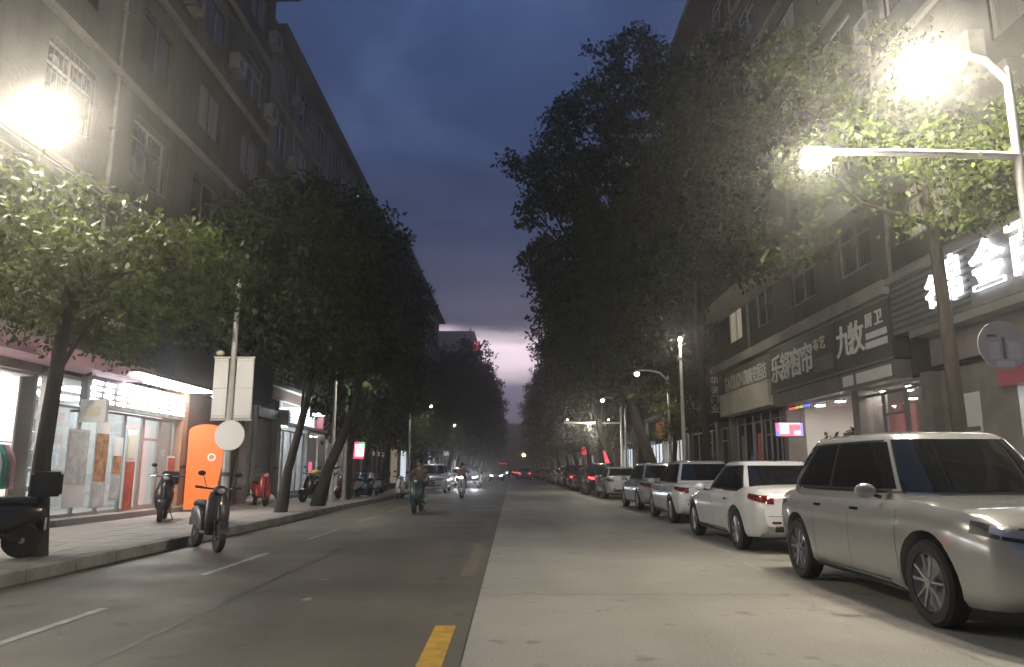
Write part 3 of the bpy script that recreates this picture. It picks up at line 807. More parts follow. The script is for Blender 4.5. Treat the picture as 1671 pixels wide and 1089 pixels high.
for k, (a, c, d_, e_, mt) in enumerate(((-.1, .4, .2, .9, 'led_white'), (.15, .46, .7, 1.0, 'led_green'), (-.4, -.15, .2, .6, 'led_red'))):
    m_ = MB(); m_.box(a, c, -.024, -.014, d_, e_, mt); m_.build('lit_block', led)
m_ = MB(); m_.box(-.7, -.5, .03, .07, .4, .5, 'frame_dark'); m_.build('bracket', led)
for k, (ya, yb) in enumerate(((42.0, 46.5), (46.9, 51.5), (51.9, 57.5))): shutter(B, ya, yb, .17, 3.1, 'shutter_brown')
for k in range(5):
    y = 47.0 + k * 1.9
    m_ = MB(); B[1](m_, .0, .08, y, y + .3, .3, 3.1, 'pier_white'); m_.build('pilaster', B[0])
    m_ = MB(); B[1](m_, .08, .2, y + .1, y + .2, 2.3, 2.6, 'win_warm'); m_.build('wall_light', B[0])
for bb, yy in ((C, (58.1, 94.6)), (D, (95.1, 139.5)), (T, (172.1, 195.5))):
    root, lb, oy, H = bb; n = int((yy[1] - yy[0]) / 5.2); st_ = (yy[1] - yy[0]) / n
    for k in range(n + 1): pier(bb, yy[0] + k * st_ - (.2 if k else 0), yy[0] + k * st_ + .2, 4.6 if bb is C else 4.4)
    fascia(bb, yy[0], yy[1], 3.3, 4.5 if bb is C else 4.4, 'wall_dark', -.4, -.03)
    for k in range(n):
        a, c = yy[0] + k * st_ + .2, yy[0] + (k + 1) * st_ - .2
        if (k * 7 + int(yy[0])) % 5 in (0, 3) and bb is not T:
            m_ = MB(); lb(m_, -.2, -.12, a, c, .3, 3.0, 'win_cool' if k % 2 else 'win_warm'); m_.build('lit_shop_front', root)
        else: shutter(bb, a, c, .17, 2.9, 'shutter_brown' if k % 2 else 'shutter')
for (y, zz_, mt, lab) in ((66, 3.4, 'orange_paint', 'small orange sign over a far shut shop'), (74, 3.4, 'poster_glow', 'small white lit sign over a far shop behind the trees'), (84, 3.2, 'led_blue', 'small blue glowing sign over a far shop'), (104, 3.4, 'poster_glow', 'white lit sign over a shop in the brown low block')):
    board('shop_sign', -1, y, y + 3.2, zz_, zz_ + .8, mt, lab, d0=0, d1=.5)
ns = empty('neon_sign', (-9.0, 175, 28.3)); tag(ns, 'vertical red neon sign high on the dark tower', 'neon sign')
m_ = MB(); m_.box(-.6, 1.3, -.15, .15, 0, 3.7, 'sign_dark'); m_.build('panel', ns)
m_ = MB(); m_.box(-.6, 1.2, .15, 1.0, 1.4, 1.6, 'frame_dark'); m_.build('bracket', ns)
for k in range(2): blurred_marks(ns, Vector((-.45, -.16, 2.0 - k * 1.8)), (1, 0, 0), (0, -1, 0), 1, 1.5, 1.85, 'neon_red', 60 + k)

# ------------------------------------------------------------------ right row
R1 = building('apartment_block', 1, -8, 40, 5.75, 6, 2.95, 'wall_brown', 'tall brown block above the curtain and door shop signs', 13, lit=((0, 6), (0, 10)), style=0, seed=13, eave=1.0, winw=1.9, winh=1.45, ac=.35)
R2 = building('apartment_block', 1, 40.05, 70, 4.6, 4, 2.9, 'wall_dark', 'dark block behind the two leaning trunks', 9, style=0, seed=15, ac=.1)
R3 = building('apartment_block', 1, 70.05, 112, 4.6, 5, 2.9, 'wall_brown', 'brown block behind the far row of parked cars', 11, style=0, seed=16, ac=0)
R4 = building('apartment_block', 1, 112.05, 165, 4.6, 4, 3.0, 'wall_dark', 'dark block at the far end of the parked car row', 12, style=0, seed=17, ac=0)
fascia(R1, -8, 40, 3.5, 5.75, 'wall_brown', -.4, -.02)
fascia(R1, 17.3, 33.0, 5.5, 5.85, 'ledge', .0, .55, 'canopy')
fascia(R1, 12, 34.0, 7.95, 8.55, 'ledge', .0, .7, 'canopy')
for y in (16.6, 20.1, 25.4, 31.8, 34.0, 39.5): pier(R1, y - .2, y + .2, 3.5, 'pier_tile')
pier(R1, -8, -7.6, 3.5); pier(R1, 4, 4.5, 3.5)
shutter(R1, -7.6, 4, .17, 3.1)
# red fronted shop with white lit door
shell(R1, 4.5, 13.9, 2.95); ceiling_panels(R1, [(-d, y) for d in (1., 2.6) for y in (7, 9.5, 12, 13.3)], 2.95, 'panel_cool')
fascia(R1, 4.5, 14.15, 2.9, 3.58, 'pink_red', -.3, .1)
fascia(R1, 4.5, 16.4, 3.6, 4.4, 'pier_tile', -.3, .06)
fascia(R1, 4.5, 16.4, 4.24, 4.4, 'ledge', .07, .5)
m_ = MB(); R1[1](m_, -.4, -.1, 13.92, 14.9, .17, 3.58, 'pier_tile'); m_.build('front_panel', R1[0])
m_ = MB(); R1[1](m_, -.4, -.1, 14.9, 16.4, .17, 3.5, 'pier_tile'); m_.build('front_panel', R1[0])
for k, y in enumerate((15.05,)):
    poster(y, y + .7, 1.3, 2.9, 1, -.08, [(.1, .9, .5, .56, 'sign_grey')], 'pale notice with a grey stripe on the pier beside the red front')
# curtain and bathroom showroom, one lit room
shell(R1, 16.8, 25.2, 3.42, wall='shop_white', depth=5.0)
for (d, y) in ((-.5, 18.3), (-.5, 19.6), (-.5, 20.9), (-.5, 22.4), (-.5, 23.9), (-2.2, 19.2), (-2.2, 21.5), (-2.2, 23.6)):
    m_ = MB(); x = -d; m_.lathe([(.15, 3.37), (.13, 3.35)], 'Z', (x, y - R1[2], 0), 'spot_light', 14); m_.lathe([(.19, 3.418), (.19, 3.372)], 'Z', (x, y - R1[2], 0), 'frame_alu', 14); m_.build('downlight', R1[0])
m_ = MB(); R1[1](m_, -3.2, -3.1, 23.0, 25.1, .3, 3.4, 'pink_red'); m_.build('partition', R1[0])
for k in range(9):
    y = 17.3 + k * .42; m_ = MB(); rows = []
    for i in range(9): rows.append([(2.4 + .05 * math.sin(i * 1.9 + k), y - R1[2] + .4 * i / 8, z_) for z_ in (.35, 3.1)])
    m_.grid(rows, ('sign_white', 'sign_cream', 'ac')[k % 3]); m_.build('curtain', R1[0])
m_ = MB(); R1[1](m_, -2.6, -1.9, 21.0, 22.8, .3, 1.05, 'brown_step'); m_.build('counter', R1[0])
glazing(R1, 16.8, 20.0, .3, 3.3, 3, door=(1,))
# potted plant inside the entrance
s = board('shop_sign', 1, 20.3, 25.55, 3.95, 5.42, 'sign_dark', 'dark signboard with four big grey curtain shop characters', d0=.02, d1=.45, frame='sign_grey')
letters(s, '乐舒窗帘', Vector((-.015, 5.1, .3)), RX, RZ, .92, .88, 'letter')
letters(s, '布艺', Vector((-.015, 1.5, .85)), RX, RZ, .36, .45, 'letter_gold')
m_ = MB(); m_.box(-.02, -.002, .2, 1.5, .2, .62, 'sign_grey'); m_.build('printed_block', s)
s = board('shop_sign', 1, 20.3, 25.55, 3.45, 3.9, 'sign_grey', 'narrow grey strip sign under the curtain shop characters', d0=.02, d1=.42)
s = board('shop_sign', 1, 17.3, 20.25, 3.95, 5.42, 'sign_dark', 'dark signboard with two grey characters and small lines', d0=.02, d1=.44, frame='sign_grey')
letters(s, '九牧', Vector((-.015, 2.85, .38)), RX, RZ, .86, .74, 'letter')
letters(s, '厨卫', Vector((-.015, 1.25, .92)), RX, RZ, .34, .5, 'letter')
for k, (ya, yb, za, zb_) in enumerate(((.15, 1.2, .62, .78), (.15, 1.25, .38, .55))):
    m_ = MB(); m_.box(-.02, -.002, ya, yb, za, zb_, 'letter'); m_.build('printed_line', s)
s = board('shop_sign', 1, 17.3, 20.25, 3.45, 3.9, 'sign_grey', 'grey strip sign with pale panels under the two character sign', d0=.02, d1=.42)
for ya, yb in ((.15, 1.95), (2.15, 2.75)):
    m_ = MB(); m_.box(-.02, -.002, ya, yb, .08, .36, 'letter'); m_.build('printed_block', s)
s = board('shop_sign', 1, 25.65, 31.7, 4.48, 5.45, 'sign_grey', 'long tan signboard reading GAOLON in raised pale letters', d0=.02, d1=.3)
pos = letters(s, 'GAOLON', Vector((-.015, 5.95, .12)), RX, RZ, .62, .5, 'letter_gold', stretch=.72)
letters(s, '凯隆安居店', Vector((-.015, 5.9 - pos, .1)), RX, RZ, .62, .52, 'letter', stretch=.8)
s = board('signboard', 1, 25.65, 31.7, 3.55, 4.46, 'sign_cream', 'plain cream board below the raised GAOLON letters', d0=.02, d1=.55)
s = board('shop_sign', 1, 33.9, 39.0, 3.95, 5.75, 'sign_brown', 'brown signboard of white door shop characters half behind leaves', d0=.02, d1=.45, frame='ledge')
letters(s, '华泰门业', Vector((-.015, 4.8, .75)), RX, RZ, .9, 1.08, 'letter')
for k in range(3):
    m_ = MB(); m_.box(-.02, -.002, .6 + k * 1.2, 1.6 + k * 1.2, .2, .45, 'letter_gold'); m_.build('printed_block', s)
vs_ = empty('projecting_sign', (9.5, 32.8, 3.75)); tag(vs_, 'narrow upright brown sign with five stacked white door shop characters', 'shop sign')
m_ = MB(); m_.box(-.9, -.05, -.1, .1, 0, 2.2, 'sign_brown'); m_.build('panel', vs_)
m_ = MB(); m_.box(-.05, .0, -.05, .05, 1.0, 1.15, 'frame_dark'); m_.build('bracket', vs_)
letters(vs_, '金华泰门业', Vector((-.68, -.115, 1.74)), (1, 0, 0), (0, -1, 0), .36, .415, 'letter', vertical=True)
# big lit characters over the louvred panel
s = board('shop_sign', 1, 9.0, 17.25, 4.45, 5.95, 'sign_grey', 'tall grey sign with big blue white glowing characters above the red front', d0=.02, d1=.4)
for k in range(9):
    m_ = MB(); m_.box(-.03, .0, 5.2, 8.2, .1 + k * .15, .16 + k * .15, 'sign_dark'); m_.build('louvre', s)
for ch, y, h, st_ in (('名', 6.9, .72, .8), ('帛', 6.15, .98, .62), ('金', 5.05, .95, 1.0), ('百', 3.95, .95, 1.0), ('货', 2.85, .95, 1.0)):
    letters(s, ch, Vector((-.06, y, .28)), RX, RZ, h, 1.05, 'letter_lit', depth=.06, stretch=st_)
# LED sign hung in the curtain shop front
led = empty('led_sign', (8.95, 23.9, 2.35)); tag(led, 'glowing pink and blue LED sign hanging in the curtain shop entrance', 'LED sign')
m_ = MB(); m_.box(-.48, .48, 0, .08, 0, .5, 'frame_dark'); m_.build('panel', led)
m_ = MB(); m_.box(-.44, .44, -.012, -.002, .04, .46, 'led_pink'); m_.build('lit_face', led)
for (a, c, d_, e_, mt) in ((-.3, -.02, .12, .42, 'led_white'), (.0, .12, .1, .36, 'led_red'), (.16, .34, .1, .2, 'led_white'), (.16, .34, .26, .38, 'led_red'), (.36, .44, .04, .46, 'led_blue'), (-.44, -.34, .04, .22, 'led_blue'), (-.32, .34, .425, .46, 'led_white')):
    m_ = MB(); m_.box(a, c, -.024, -.014, d_, e_, mt); m_.build('lit_block', led)
for a in (-.4, .4):
    m_ = MB(); m_.tube([(a, .04, .5), (a, .04, 1.1)], .008, 'frame_dark', 5); m_.build('hanger', led)
for (ya, yb, mt) in ((24.5, 25.1, 'led_red'), (23.9, 24.5, 'led_yellow'), (23.4, 23.9, 'led_blue')):
    m_ = MB(); R1[1](m_, .02, .06, ya, yb, 3.32, 3.38, mt); m_.build('led_strip', R1[0])
# darker fronts
for (a, c) in ((25.6, 31.6), (32.0, 33.8), (34.2, 39.3)):
    n = max(2, int((c - a) / 1.05)); w = (c - a) / n
    glazing(R1, a, c, .3, 3.2, n, door=(1,), fr='door_grey', gl='pane')
    m_ = MB(); R1[1](m_, -.02, .3, a - .1, c + .1, .1, .3, 'pier_tile'); m_.build('step', R1[0])
for (y, mt) in ((28.2, 'pink_red'), (30.2, 'door_grey')):
    m_ = MB(); R1[1](m_, -.05, .0, y, y + .5, .4, 2.7, mt); m_.build('door_strip', R1[0])
for k in range(6):
    y = 25.9 + k * 1.0; m_ = MB(); m_.tube([(-.08, y - R1[2], .3), (-.08, y - R1[2], 3.4)], .04, 'pole', 6); m_.build('drain_pipe', R1[0])
for bb, yy in ((R2, (40.1, 69.7)), (R3, (70.1, 111.5)), (R4, (112.1, 164.5))):
    root, lb, oy, H = bb; n = int((yy[1] - yy[0]) / 5.0); st_ = (yy[1] - yy[0]) / n
    for k in range(n + 1): pier(bb, yy[0] + k * st_ - (.2 if k else 0), yy[0] + k * st_ + .2, 4.6, 'pier_white' if bb is R2 else 'pier_tile')
    fascia(bb, yy[0], yy[1], 3.3, 4.6, 'wall_dark', -.4, -.03)
    for k in range(n):
        a, c = yy[0] + k * st_ + .2, yy[0] + (k + 1) * st_ - .2
        if bb is R2 and k in (0, 1, 3) or bb is not R2 and k % 3 == 0:
            m_ = MB(); lb(m_, -.2, -.12, a, c, .3, 3.0, 'win_cool' if k % 2 else 'poster_glow'); o = m_.build('lit_shop_front', root)
            for q in range(1, 5):
                m_ = MB(); yq = a + (c - a) * q / 5; lb(m_, -.115, -.06, yq - .04, yq + .04, .3, 3.0, 'frame_dark'); m_.build('mullion', o)
        else: shutter(bb, a, c, .17, 2.9, 'shutter_brown' if k % 2 else 'shutter')
for (y, mt, lab) in ((44, 'orange_paint', 'small orange brown sign behind the leaning trunks'), (56, 'sign_white', 'small white sign over a shop behind the tree trunks'), (72, 'led_red', 'red glowing sign over a far shop beside the red car'), (80, 'pink_red', 'dull red sign over a far shop past the red glowing one'), (94, 'neon_red', 'small bright red sign far along the parked row')):
    board('shop_sign', 1, y, y + 2.6, 3.35 if y != 72 else 1.9, 4.2 if y != 72 else 3.2, mt, lab, d0=0, d1=.45)
# block closing the street far away
E = empty('apartment_block', (14, 300, 0)); tag(E, 'dark low block closing the far end of the street', 'building')
m_ = MB(); m_.box(-26, 16, 0, 12, 0, 19.5, 'wall_dark'); m_.build('wall', E)
m_ = MB(); m_.box(-26.5, 16.5, -.6, 12, 19.51, 20.1, 'roof_slab'); m_.box(-8, -3, 2, 6, 20.11, 22.5, 'wall_dark'); m_.build('roof', E)
wm = MB(); wm.box(0, 1.6, -.05, .05, 0, 1.5, 'pane'); wme = wm.mesh('window')
for f in range(5):
    for c in range(11): put('window', wme, E, (-24 + c * 3.5, -.03, 4.2 + f * 3.0))
E2 = empty('apartment_block', (-30, 290, 0)); tag(E2, 'lower dark block far beyond the neon sign tower', 'building')
m_ = MB(); m_.box(-25, 17, 0, 12, 0, 15.5, 'wall_dark'); m_.build('wall', E2); m_ = MB(); m_.box(-25.4, 17.4, -.5, 12, 15.51, 16, 'roof_slab'); m_.build('roof', E2)
for f in range(4):
    for c in range(11): put('window', wme, E2, (-23 + c * 3.5, -.03, 4 + f * 2.9))
# ================================================================== STREET TREES
def crown_mesh(blobs, count, size, mt, seed, clump=.42):
    r = np.random.default_rng(seed)
    bl = np.array([list(c) + list(rr if isinstance(rr, (tuple, list)) else (rr,) * 3) for c, rr in blobs])
    vol = bl[:, 3] * bl[:, 4] * bl[:, 5]; pr = vol ** .8; pr = pr / pr.sum()
    per = 44
    nc = max(8, count // per)
    bi = r.choice(len(bl), nc, p=pr)
    d = r.normal(size=(nc, 3)); d /= np.linalg.norm(d, axis=1)[:, None]
    rad = r.uniform(.25, 1, nc) ** .45
    cc = bl[bi, :3] + d * rad[:, None] * bl[bi, 3:] * r.uniform(.85, 1.12, nc)[:, None]
    q = r.normal(size=(nc * per, 3)); q /= np.linalg.norm(q, axis=1)[:, None]; q *= (r.uniform(0, 1, nc * per) ** .5)[:, None]
    cs_ = np.repeat(r.uniform(.7, 1.35, nc), per)[:, None]
    P = np.repeat(cc, per, 0) + q * clump * 1.45 * cs_ * np.array([1, 1, .6])
    n = len(P)
    s = size * r.uniform(.6, 1.3, n)
    a = r.normal(size=(n, 3)); a[:, 2] -= .55; a /= np.linalg.norm(a, axis=1)[:, None]
    b = r.normal(size=(n, 3)); b -= (b * a).sum(1)[:, None] * a; b /= np.linalg.norm(b, axis=1)[:, None]
    w = np.cross(a, b)
    L, Wd = s[:, None] * a, (s * .27)[:, None] * b
    V = np.stack([P, P + L * .45 + Wd + w * (s * .05)[:, None], P + L, P + L * .45 - Wd + w * (s * .05)[:, None]], 1).reshape(-1, 3)
    me = bpy.data.meshes.new('crown')
    me.vertices.add(n * 4); me.vertices.foreach_set('co', V.ravel())
    me.loops.add(n * 4); me.loops.foreach_set('vertex_index', np.arange(n * 4, dtype=np.int32))
    me.polygons.add(n); me.polygons.foreach_set('loop_start', np.arange(0, n * 4, 4, dtype=np.int32)); me.polygons.foreach_set('loop_total', np.full(n, 4, dtype=np.int32))
    me.materials.append(M[mt]); me.update(); me.validate()
    return me
def trunk_mesh(path, r0, r1, limbs, seed):
    r = random.Random(seed); m_ = MB(); n = len(path)
    rad = [r0 * 1.35] + [r0 + (r1 - r0) * i / (n - 1) for i in range(1, n)]
    m_.tube(path, rad, 'bark', 10)
    top = Vector(path[-1])
    for k, c in enumerate(limbs):
        st_ = Vector(path[-1 - (k % 2 if n > 2 else 0)]); c = Vector(c); mid = (st_ + c) / 2 + Vector((r.uniform(-.3, .3), r.uniform(-.3, .3), r.uniform(-.1, .4)))
        rl = r1 * r.uniform(.5, .8); m_.tube([st_, mid, c], [rl, rl * .62, rl * .2], 'bark', 7)
        for q in range(3):
            t = c + Vector((r.uniform(-1, 1), r.uniform(-1, 1), r.uniform(-.3, .9))) * .8; m_.tube([mid.lerp(c, .3 + .2 * q), t], [rl * .3, rl * .08], 'bark', 5)
    return m_.mesh('trunk', 60)
TRE = 'street trees along the kerb'
def tree(label, x, y, path, r0, r1, blobs, count, size, mt, seed, clump=.42, nl=99):
    root = empty('street_tree', (x, y, .14)); tag(root, label, 'tree', TRE)
    put('trunk', trunk_mesh(path, r0, r1, [c for c, _ in blobs][:nl], seed), root)
    put('crown', crown_mesh(blobs, count, size, mt, seed, clump), root)
    return root
# near tree beside the lamp, lit from above
tree('small tree with lamplit yellow green leaves beside the white lit shop', -6.45, 10.3, [(0, 0, 0), (-.05, .02, 1.3), (.02, 0, 2.5), (.02, .1, 3.9)], .13, .08,
     [((-.6, .2, 4.0), (1.25, 1.4, .8)), ((.8, .4, 3.9), (1.1, 1.3, .75)), ((1.5, .6, 4.3), (.8, .9, .6)), ((.2, -.5, 4.7), (1.2, 1.2, .7)), ((-1.4, .5, 4.5), (1.1, 1.2, .8)), ((.9, 1.6, 4.4), (.9, 1.0, .7)), ((-.9, 2.2, 3.6), (1.2, 1, .7))], 12000, .115, 'leaf', 21, .28, 3)
tree('leaning tree close behind the pole with white banner panels', -6.55, 16.9, [(0, 0, 0), (.12, 0, 1.2), (.38, 0, 2.6), (.5, .1, 3.7)], .15, .10,
     [((.5, .2, 5.0), (1.6, 1.7, 1.1)), ((-.6, 1., 6.2), (1.7, 1.8, 1.3)), ((1.3, .8, 4.5), (1., 1., .6)), ((.4, 1.4, 7.4), (1.4, 1.5, 1.1)), ((-1.5, .4, 4.9), (1.3, 1.2, .9))], 16000, .15, 'leaf_shaded', 22, .34)
tree('slim tree leaning to the road before the pale blue lit shop', -6.4, 20.9, [(0, 0, 0), (.15, 0, 1.2), (.42, 0, 2.4), (.65, .1, 3.6)], .14, .09,
     [((.9, .2, 4.6), (1.5, 1.5, .85)), ((1.7, -.2, 5.0), (1.1, 1.2, .7)), ((0, .6, 6.0), (1.8, 1.8, 1.3)), ((.6, .5, 7.8), (1.5, 1.6, 1.2)), ((-1.2, .4, 5.2), (1.3, 1.4, 1.))], 13000, .16, 'leaf', 23, .36)
tree('thick dark tree leaning to the road before the pink red canopy', -6.3, 24.4, [(0, 0, 0), (.3, 0, 1.2), (.75, 0, 2.3), (1.15, .1, 3.5), (1.1, .3, 5.0)], .19, .12,
     [((1.0, .2, 5.3), (1.7, 1.8, 1.1)), ((.0, .8, 7.0), (2.0, 2.2, 1.6)), ((.4, .6, 9.2), (1.9, 2.0, 1.5)), ((-.6, .8, 10.6), (1.5, 1.6, 1.1)), ((-1.6, .4, 6.0), (1.4, 1.6, 1.2))], 18000, .21, 'leaf_shaded', 24, .42)
# the big dark tree that leans out over the road
def pix_blob(u, v, rp, s, o):
    p = at_depth(u, v, s); r = rp * s / FPX
    return ((p.x - o[0], p.y - o[1], p.z - .14), (r, r * 1.15, r * .95))
bo = (6.5, 33.2)
big = [pix_blob(*q, bo) for q in ((1035, 95, 50, 33), (985, 95, 28, 32.5), (1085, 130, 45, 34), (975, 175, 52, 33), (915, 200, 38, 32), (1060, 215, 80, 34), (858, 262, 34, 31.5), (915, 290, 62, 32), (1000, 320, 95, 33), (1095, 330, 90, 34), (870, 340, 36, 31.5), (890, 420, 44, 32), (960, 440, 90, 33), (1060, 460, 95, 34), (915, 500, 42, 32), (970, 555, 70, 33), (1050, 585, 80, 34), (1130, 470, 80, 34.5), (1110, 570, 60, 34), (1165, 250, 62, 35), (1185, 370, 75, 35), (1150, 150, 40, 35), (1210, 470, 50, 35))]
tree('huge dark tree leaning far over the road behind the parked white cars', *bo, [(0, 0, 0), (-.35, 0, 1.6), (-.9, .1, 3.4), (-1.4, 0, 5.5), (-1.6, 0, 8.0)], .30, .16, big, 80000, .24, 'leaf_shaded', 31, .40)
# right side
tree('lamplit tree beside the lamp pole by the glowing blue white characters', 6.75, 11.2, [(0, 0, 0), (.03, 0, 1.4), (.0, 0, 3.2), (-.05, 0, 5.0), (-.2, 0, 6.0)], .12, .08,
     [((-.7, -1.4, 5.1), (1.0, .9, .7)), ((-1.9, -.7, 5.7), (.9, 1.0, .6)), ((-.6, .2, 6.9), (1.5, 1.3, .7)), ((.5, -.9, 6.0), (1.2, 1.0, .7)), ((-2.1, .4, 4.9), (.7, .8, .4)), ((-.8, .9, 8.0), (1.6, 1.6, .9))], 9000, .105, 'leaf', 32, .28, 3)
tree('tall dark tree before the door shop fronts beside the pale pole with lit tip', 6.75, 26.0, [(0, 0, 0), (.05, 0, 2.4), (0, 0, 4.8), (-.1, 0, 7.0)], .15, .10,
     [((-.2, -.3, 9.0), (1.9, 2., 1.2)), ((.8, .3, 10.6), (1.9, 2.2, 1.5)), ((.1, -.6, 12.6), (2.0, 2.2, 1.5)), ((.9, .2, 14.6), (1.8, 1.9, 1.3)), ((.6, -1.8, 9.4), (1.4, 1.3, .9)), ((1.0, -2.4, 11.6), (1.4, 1.4, 1.2)), ((.6, -1.6, 15.6), (1.5, 1.5, 1.2)), ((1.2, -2.6, 7.9), (1.0, 1.2, .7))], 26000, .19, 'leaf_shaded', 33, .40, 3)
tree('low leafy tree in front of the door shop signboard', 6.7, 31.0, [(0, 0, 0), (.05, 0, 1.2), (.1, .1, 2.3)], .12, .08,
     [((.0, .2, 3.2), (.9, 1., .8)), ((.5, .4, 4.2), (1.1, 1.2, .9)), ((.9, 1.2, 5.3), (1., 1.1, .8))], 3500, .17, 'leaf', 34, .32)
tree('dark upright trunk beside the huge leaning tree', 6.6, 37.0, [(0, 0, 0), (-.1, 0, 2.2), (-.25, 0, 4.4), (-.3, 0, 6.4)], .24, .15,
     [((-1.4, .2, 7.5), (2.3, 2.4, 1.8)), ((.3, .4, 9.8), (2.6, 2.6, 2.1)), ((-2.0, 0, 10.6), (2.0, 2.1, 1.7)), ((-.8, .2, 13), (2.3, 2.3, 1.8)), ((-3.2, 0, 6.6), (1.5, 1.8, 1.1))], 22000, .25, 'leaf_shaded', 35, .48)
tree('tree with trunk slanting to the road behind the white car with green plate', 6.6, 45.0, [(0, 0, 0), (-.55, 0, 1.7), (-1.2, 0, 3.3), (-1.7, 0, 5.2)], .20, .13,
     [((-2.0, .2, 6.6), (2.3, 2.4, 1.5)), ((-.8, .6, 9), (2.8, 2.8, 2.1)), ((-2.2, 0, 10.6), (2.0, 2.1, 1.7)), ((-1.0, .2, 12.6), (2.3, 2.3, 1.7)), ((-3.6, 0, 8.4), (1.2, 1.6, 1.1))], 20000, .26, 'leaf_shaded', 36, .5)
# far trees share three crowns
def std(seed, h, lean, mt):
    r = random.Random(seed); bl = []
    for k in range(9):
        f = k / 8; rr = (1.5 + 1.5 * math.sin(math.pi * (.15 + .75 * f)))
        bl.append(((lean * (.5 + f) + r.uniform(-.7, .7), r.uniform(-1.2, 1.2), 4.3 + f * (h - 5.5)), (rr, rr * 1.1, rr * .75)))
    root = empty('street_tree', (0, 0, .14))
    put('trunk', trunk_mesh([(0, 0, 0), (lean * .2, 0, 1.6), (lean * .5, 0, 3.2), (lean * .8, 0, 5)], .2, .12, [c for c, _ in bl], seed), root)
    put('crown', crown_mesh(bl, 15000, .30, mt, seed, .5), root)
    return root
protos = [std(41, 13.2, .9, 'leaf_shaded'), std(42, 12.0, 1.2, 'leaf_shaded'), std(43, 13.6, .6, 'leaf_shaded')]
snaps = [snapshot(p) for p in protos]
LT = [(-6.5, 29.5, 2, .88), (-7.1, 35.5, 0, .95), (-7.2, 42.5, 2, .95), (-6.9, 50, 1, .72), (-6.9, 58, 0, .70), (-6.8, 67, 2, .74), (-6.6, 76, 1, 1.22), (-6.5, 86, 0, 1.16), (-6.3, 101, 1, 1.22), (-6.2, 115, 0, 1.2), (-6.1, 131, 1, 1.22), (-6.0, 150, 0, 1.1), (-6.0, 172, 1, 1.05), (-6, 200, 0, 1.1), (-6, 230, 1, 1.1)]
RT = [(6.6, 53, 0, 1.15), (6.6, 62, 2, 1.15), (6.6, 73, 1, 1.15), (6.6, 85, 0, 1.1), (6.5, 99, 1, 1.15), (6.4, 115, 0, 1.15), (6.4, 133, 1, 1.1), (6.3, 153, 0, 1.05), (6.3, 176, 1, 1.0), (6.3, 205, 0, 1.0), (6.3, 235, 1, 1.0)]
lm = {29.5: 'tall dark tree next past the thick leaning one before the pink red canopy', 35.5: 'dark tree standing over the row of parked scooters', 42.5: 'dark tree rising over the scooter row beside the brown shutters', 50: 'dark tree behind the parked white scooter'}
used = set()
for sd, lst in ((-1, LT), (1, RT)):
    for (x, y, k, s_) in lst:
        r_ = protos[k] if k not in used else copy_tree(snaps[k])
        used.add(k)
        r_.location = (x, y, .14); r_.scale = (s_ * (.72 if y < 70 else 1) if sd < 0 else -s_, s_, s_)
        lab = lm.get(y) or ('far dark street tree in the row along the shops with scooters' if sd < 0 else 'far dark street tree in the row behind the parked cars')
        tag(r_, lab, 'tree', TRE if y in lm else ('far trees on the scooter side' if sd < 0 else 'far trees on the parked car side'))

# ================================================================== LAMPS AND POLES
def point(parent, loc, energy, col, radius=.12):
    ld = bpy.data.lights.new('lamp_light', 'POINT'); ld.energy = energy; ld.color = col; ld.shadow_soft_size = radius
    o = bpy.data.objects.new('lamp_light', ld); COL.objects.link(o); o.parent = parent; o.location = loc
    return o
WARM = (1.0, .90, .74)
def street_lamp(label, x, y, h, reach, energy, glass='lamp_warm', size=1.0, group='street lamps', pole='pole', cutoff=False):
    """reach: signed length of the arm along X"""
    root = empty('street_lamp', (x, y, .16)); tag(root, label, 'street lamp', group)
    m_ = MB(); m_.lathe([(.17, 0), (.17, .06), (.105, .08), (.10, .5), (.085, .52), (.05, h - .2)], 'Z', (0, 0, 0), pole, 12); m_.build('pole', root, 40)
    sg_ = 1 if reach > 0 else -1
    m_ = MB(); m_.tube([(0, 0, h - .4), (reach * .25, 0, h - .08), (reach * .6, 0, h + .02), (reach, 0, h + .04)], [.045, .042, .038, .034], pole, 8); m_.build('arm', root, 40)
    hx = reach
    m_ = MB(); R_ = .2 * size
    m_.lathe([(.04, h + .06), (R_ * .75, h + .03), (R_ * .98, h - .06), (R_ * .9, h - .075)], 'Z', (hx, 0, 0), 'pole', 18); hd = m_.build('head', root, 40)
    m_ = MB(); m_.sphere((hx, 0, h - .06 - R_ * .55), (R_, R_, R_ * .95), glass, 18, 12); m_.build('diffuser', hd, 60)
    if energy and not cutoff: point(root, (hx, 0, h - .06 - R_ * .55), energy, WARM, R_ * 1.04)
    elif energy:
        ld = bpy.data.lights.new('lamp_light', 'SPOT'); ld.energy = energy; ld.color = WARM; ld.shadow_soft_size = .1; ld.spot_size = math.radians(146); ld.spot_blend = .45
        o = bpy.data.objects.new('lamp_light', ld); COL.objects.link(o); o.parent = root; o.location = (hx, 0, h - .06 - R_ * 1.6)
    return root
LP = 2300.0
street_lamp('lit street lamp with round glowing head above the small lamplit tree', -7.75, 10.1, 6.52, .85, 0, 'lamp_near', size=1.35)
r_ = street_lamp('tall lamp pole with lower lit arm by the glowing blue white characters', 6.45, 8.8, 6.5, -1.05, 0, 'lamp_near', size=1.35)
m_ = MB(); m_.tube([(0, 0, 5.08), (-1.2, 0, 5.12), (-2.45, 0, 5.14)], [.055, .05, .04], 'pole_white', 8); m_.build('arm', r_, 40)
m_ = MB(); m_.box(-2.76, -2.44, -.1, .1, 5.04, 5.17, 'pole'); hd = m_.build('head', r_)
m_ = MB(); m_.box(-2.74, -2.46, -.14, .08, 4.95, 5.035, 'lamp_near'); m_.build('diffuser', hd)
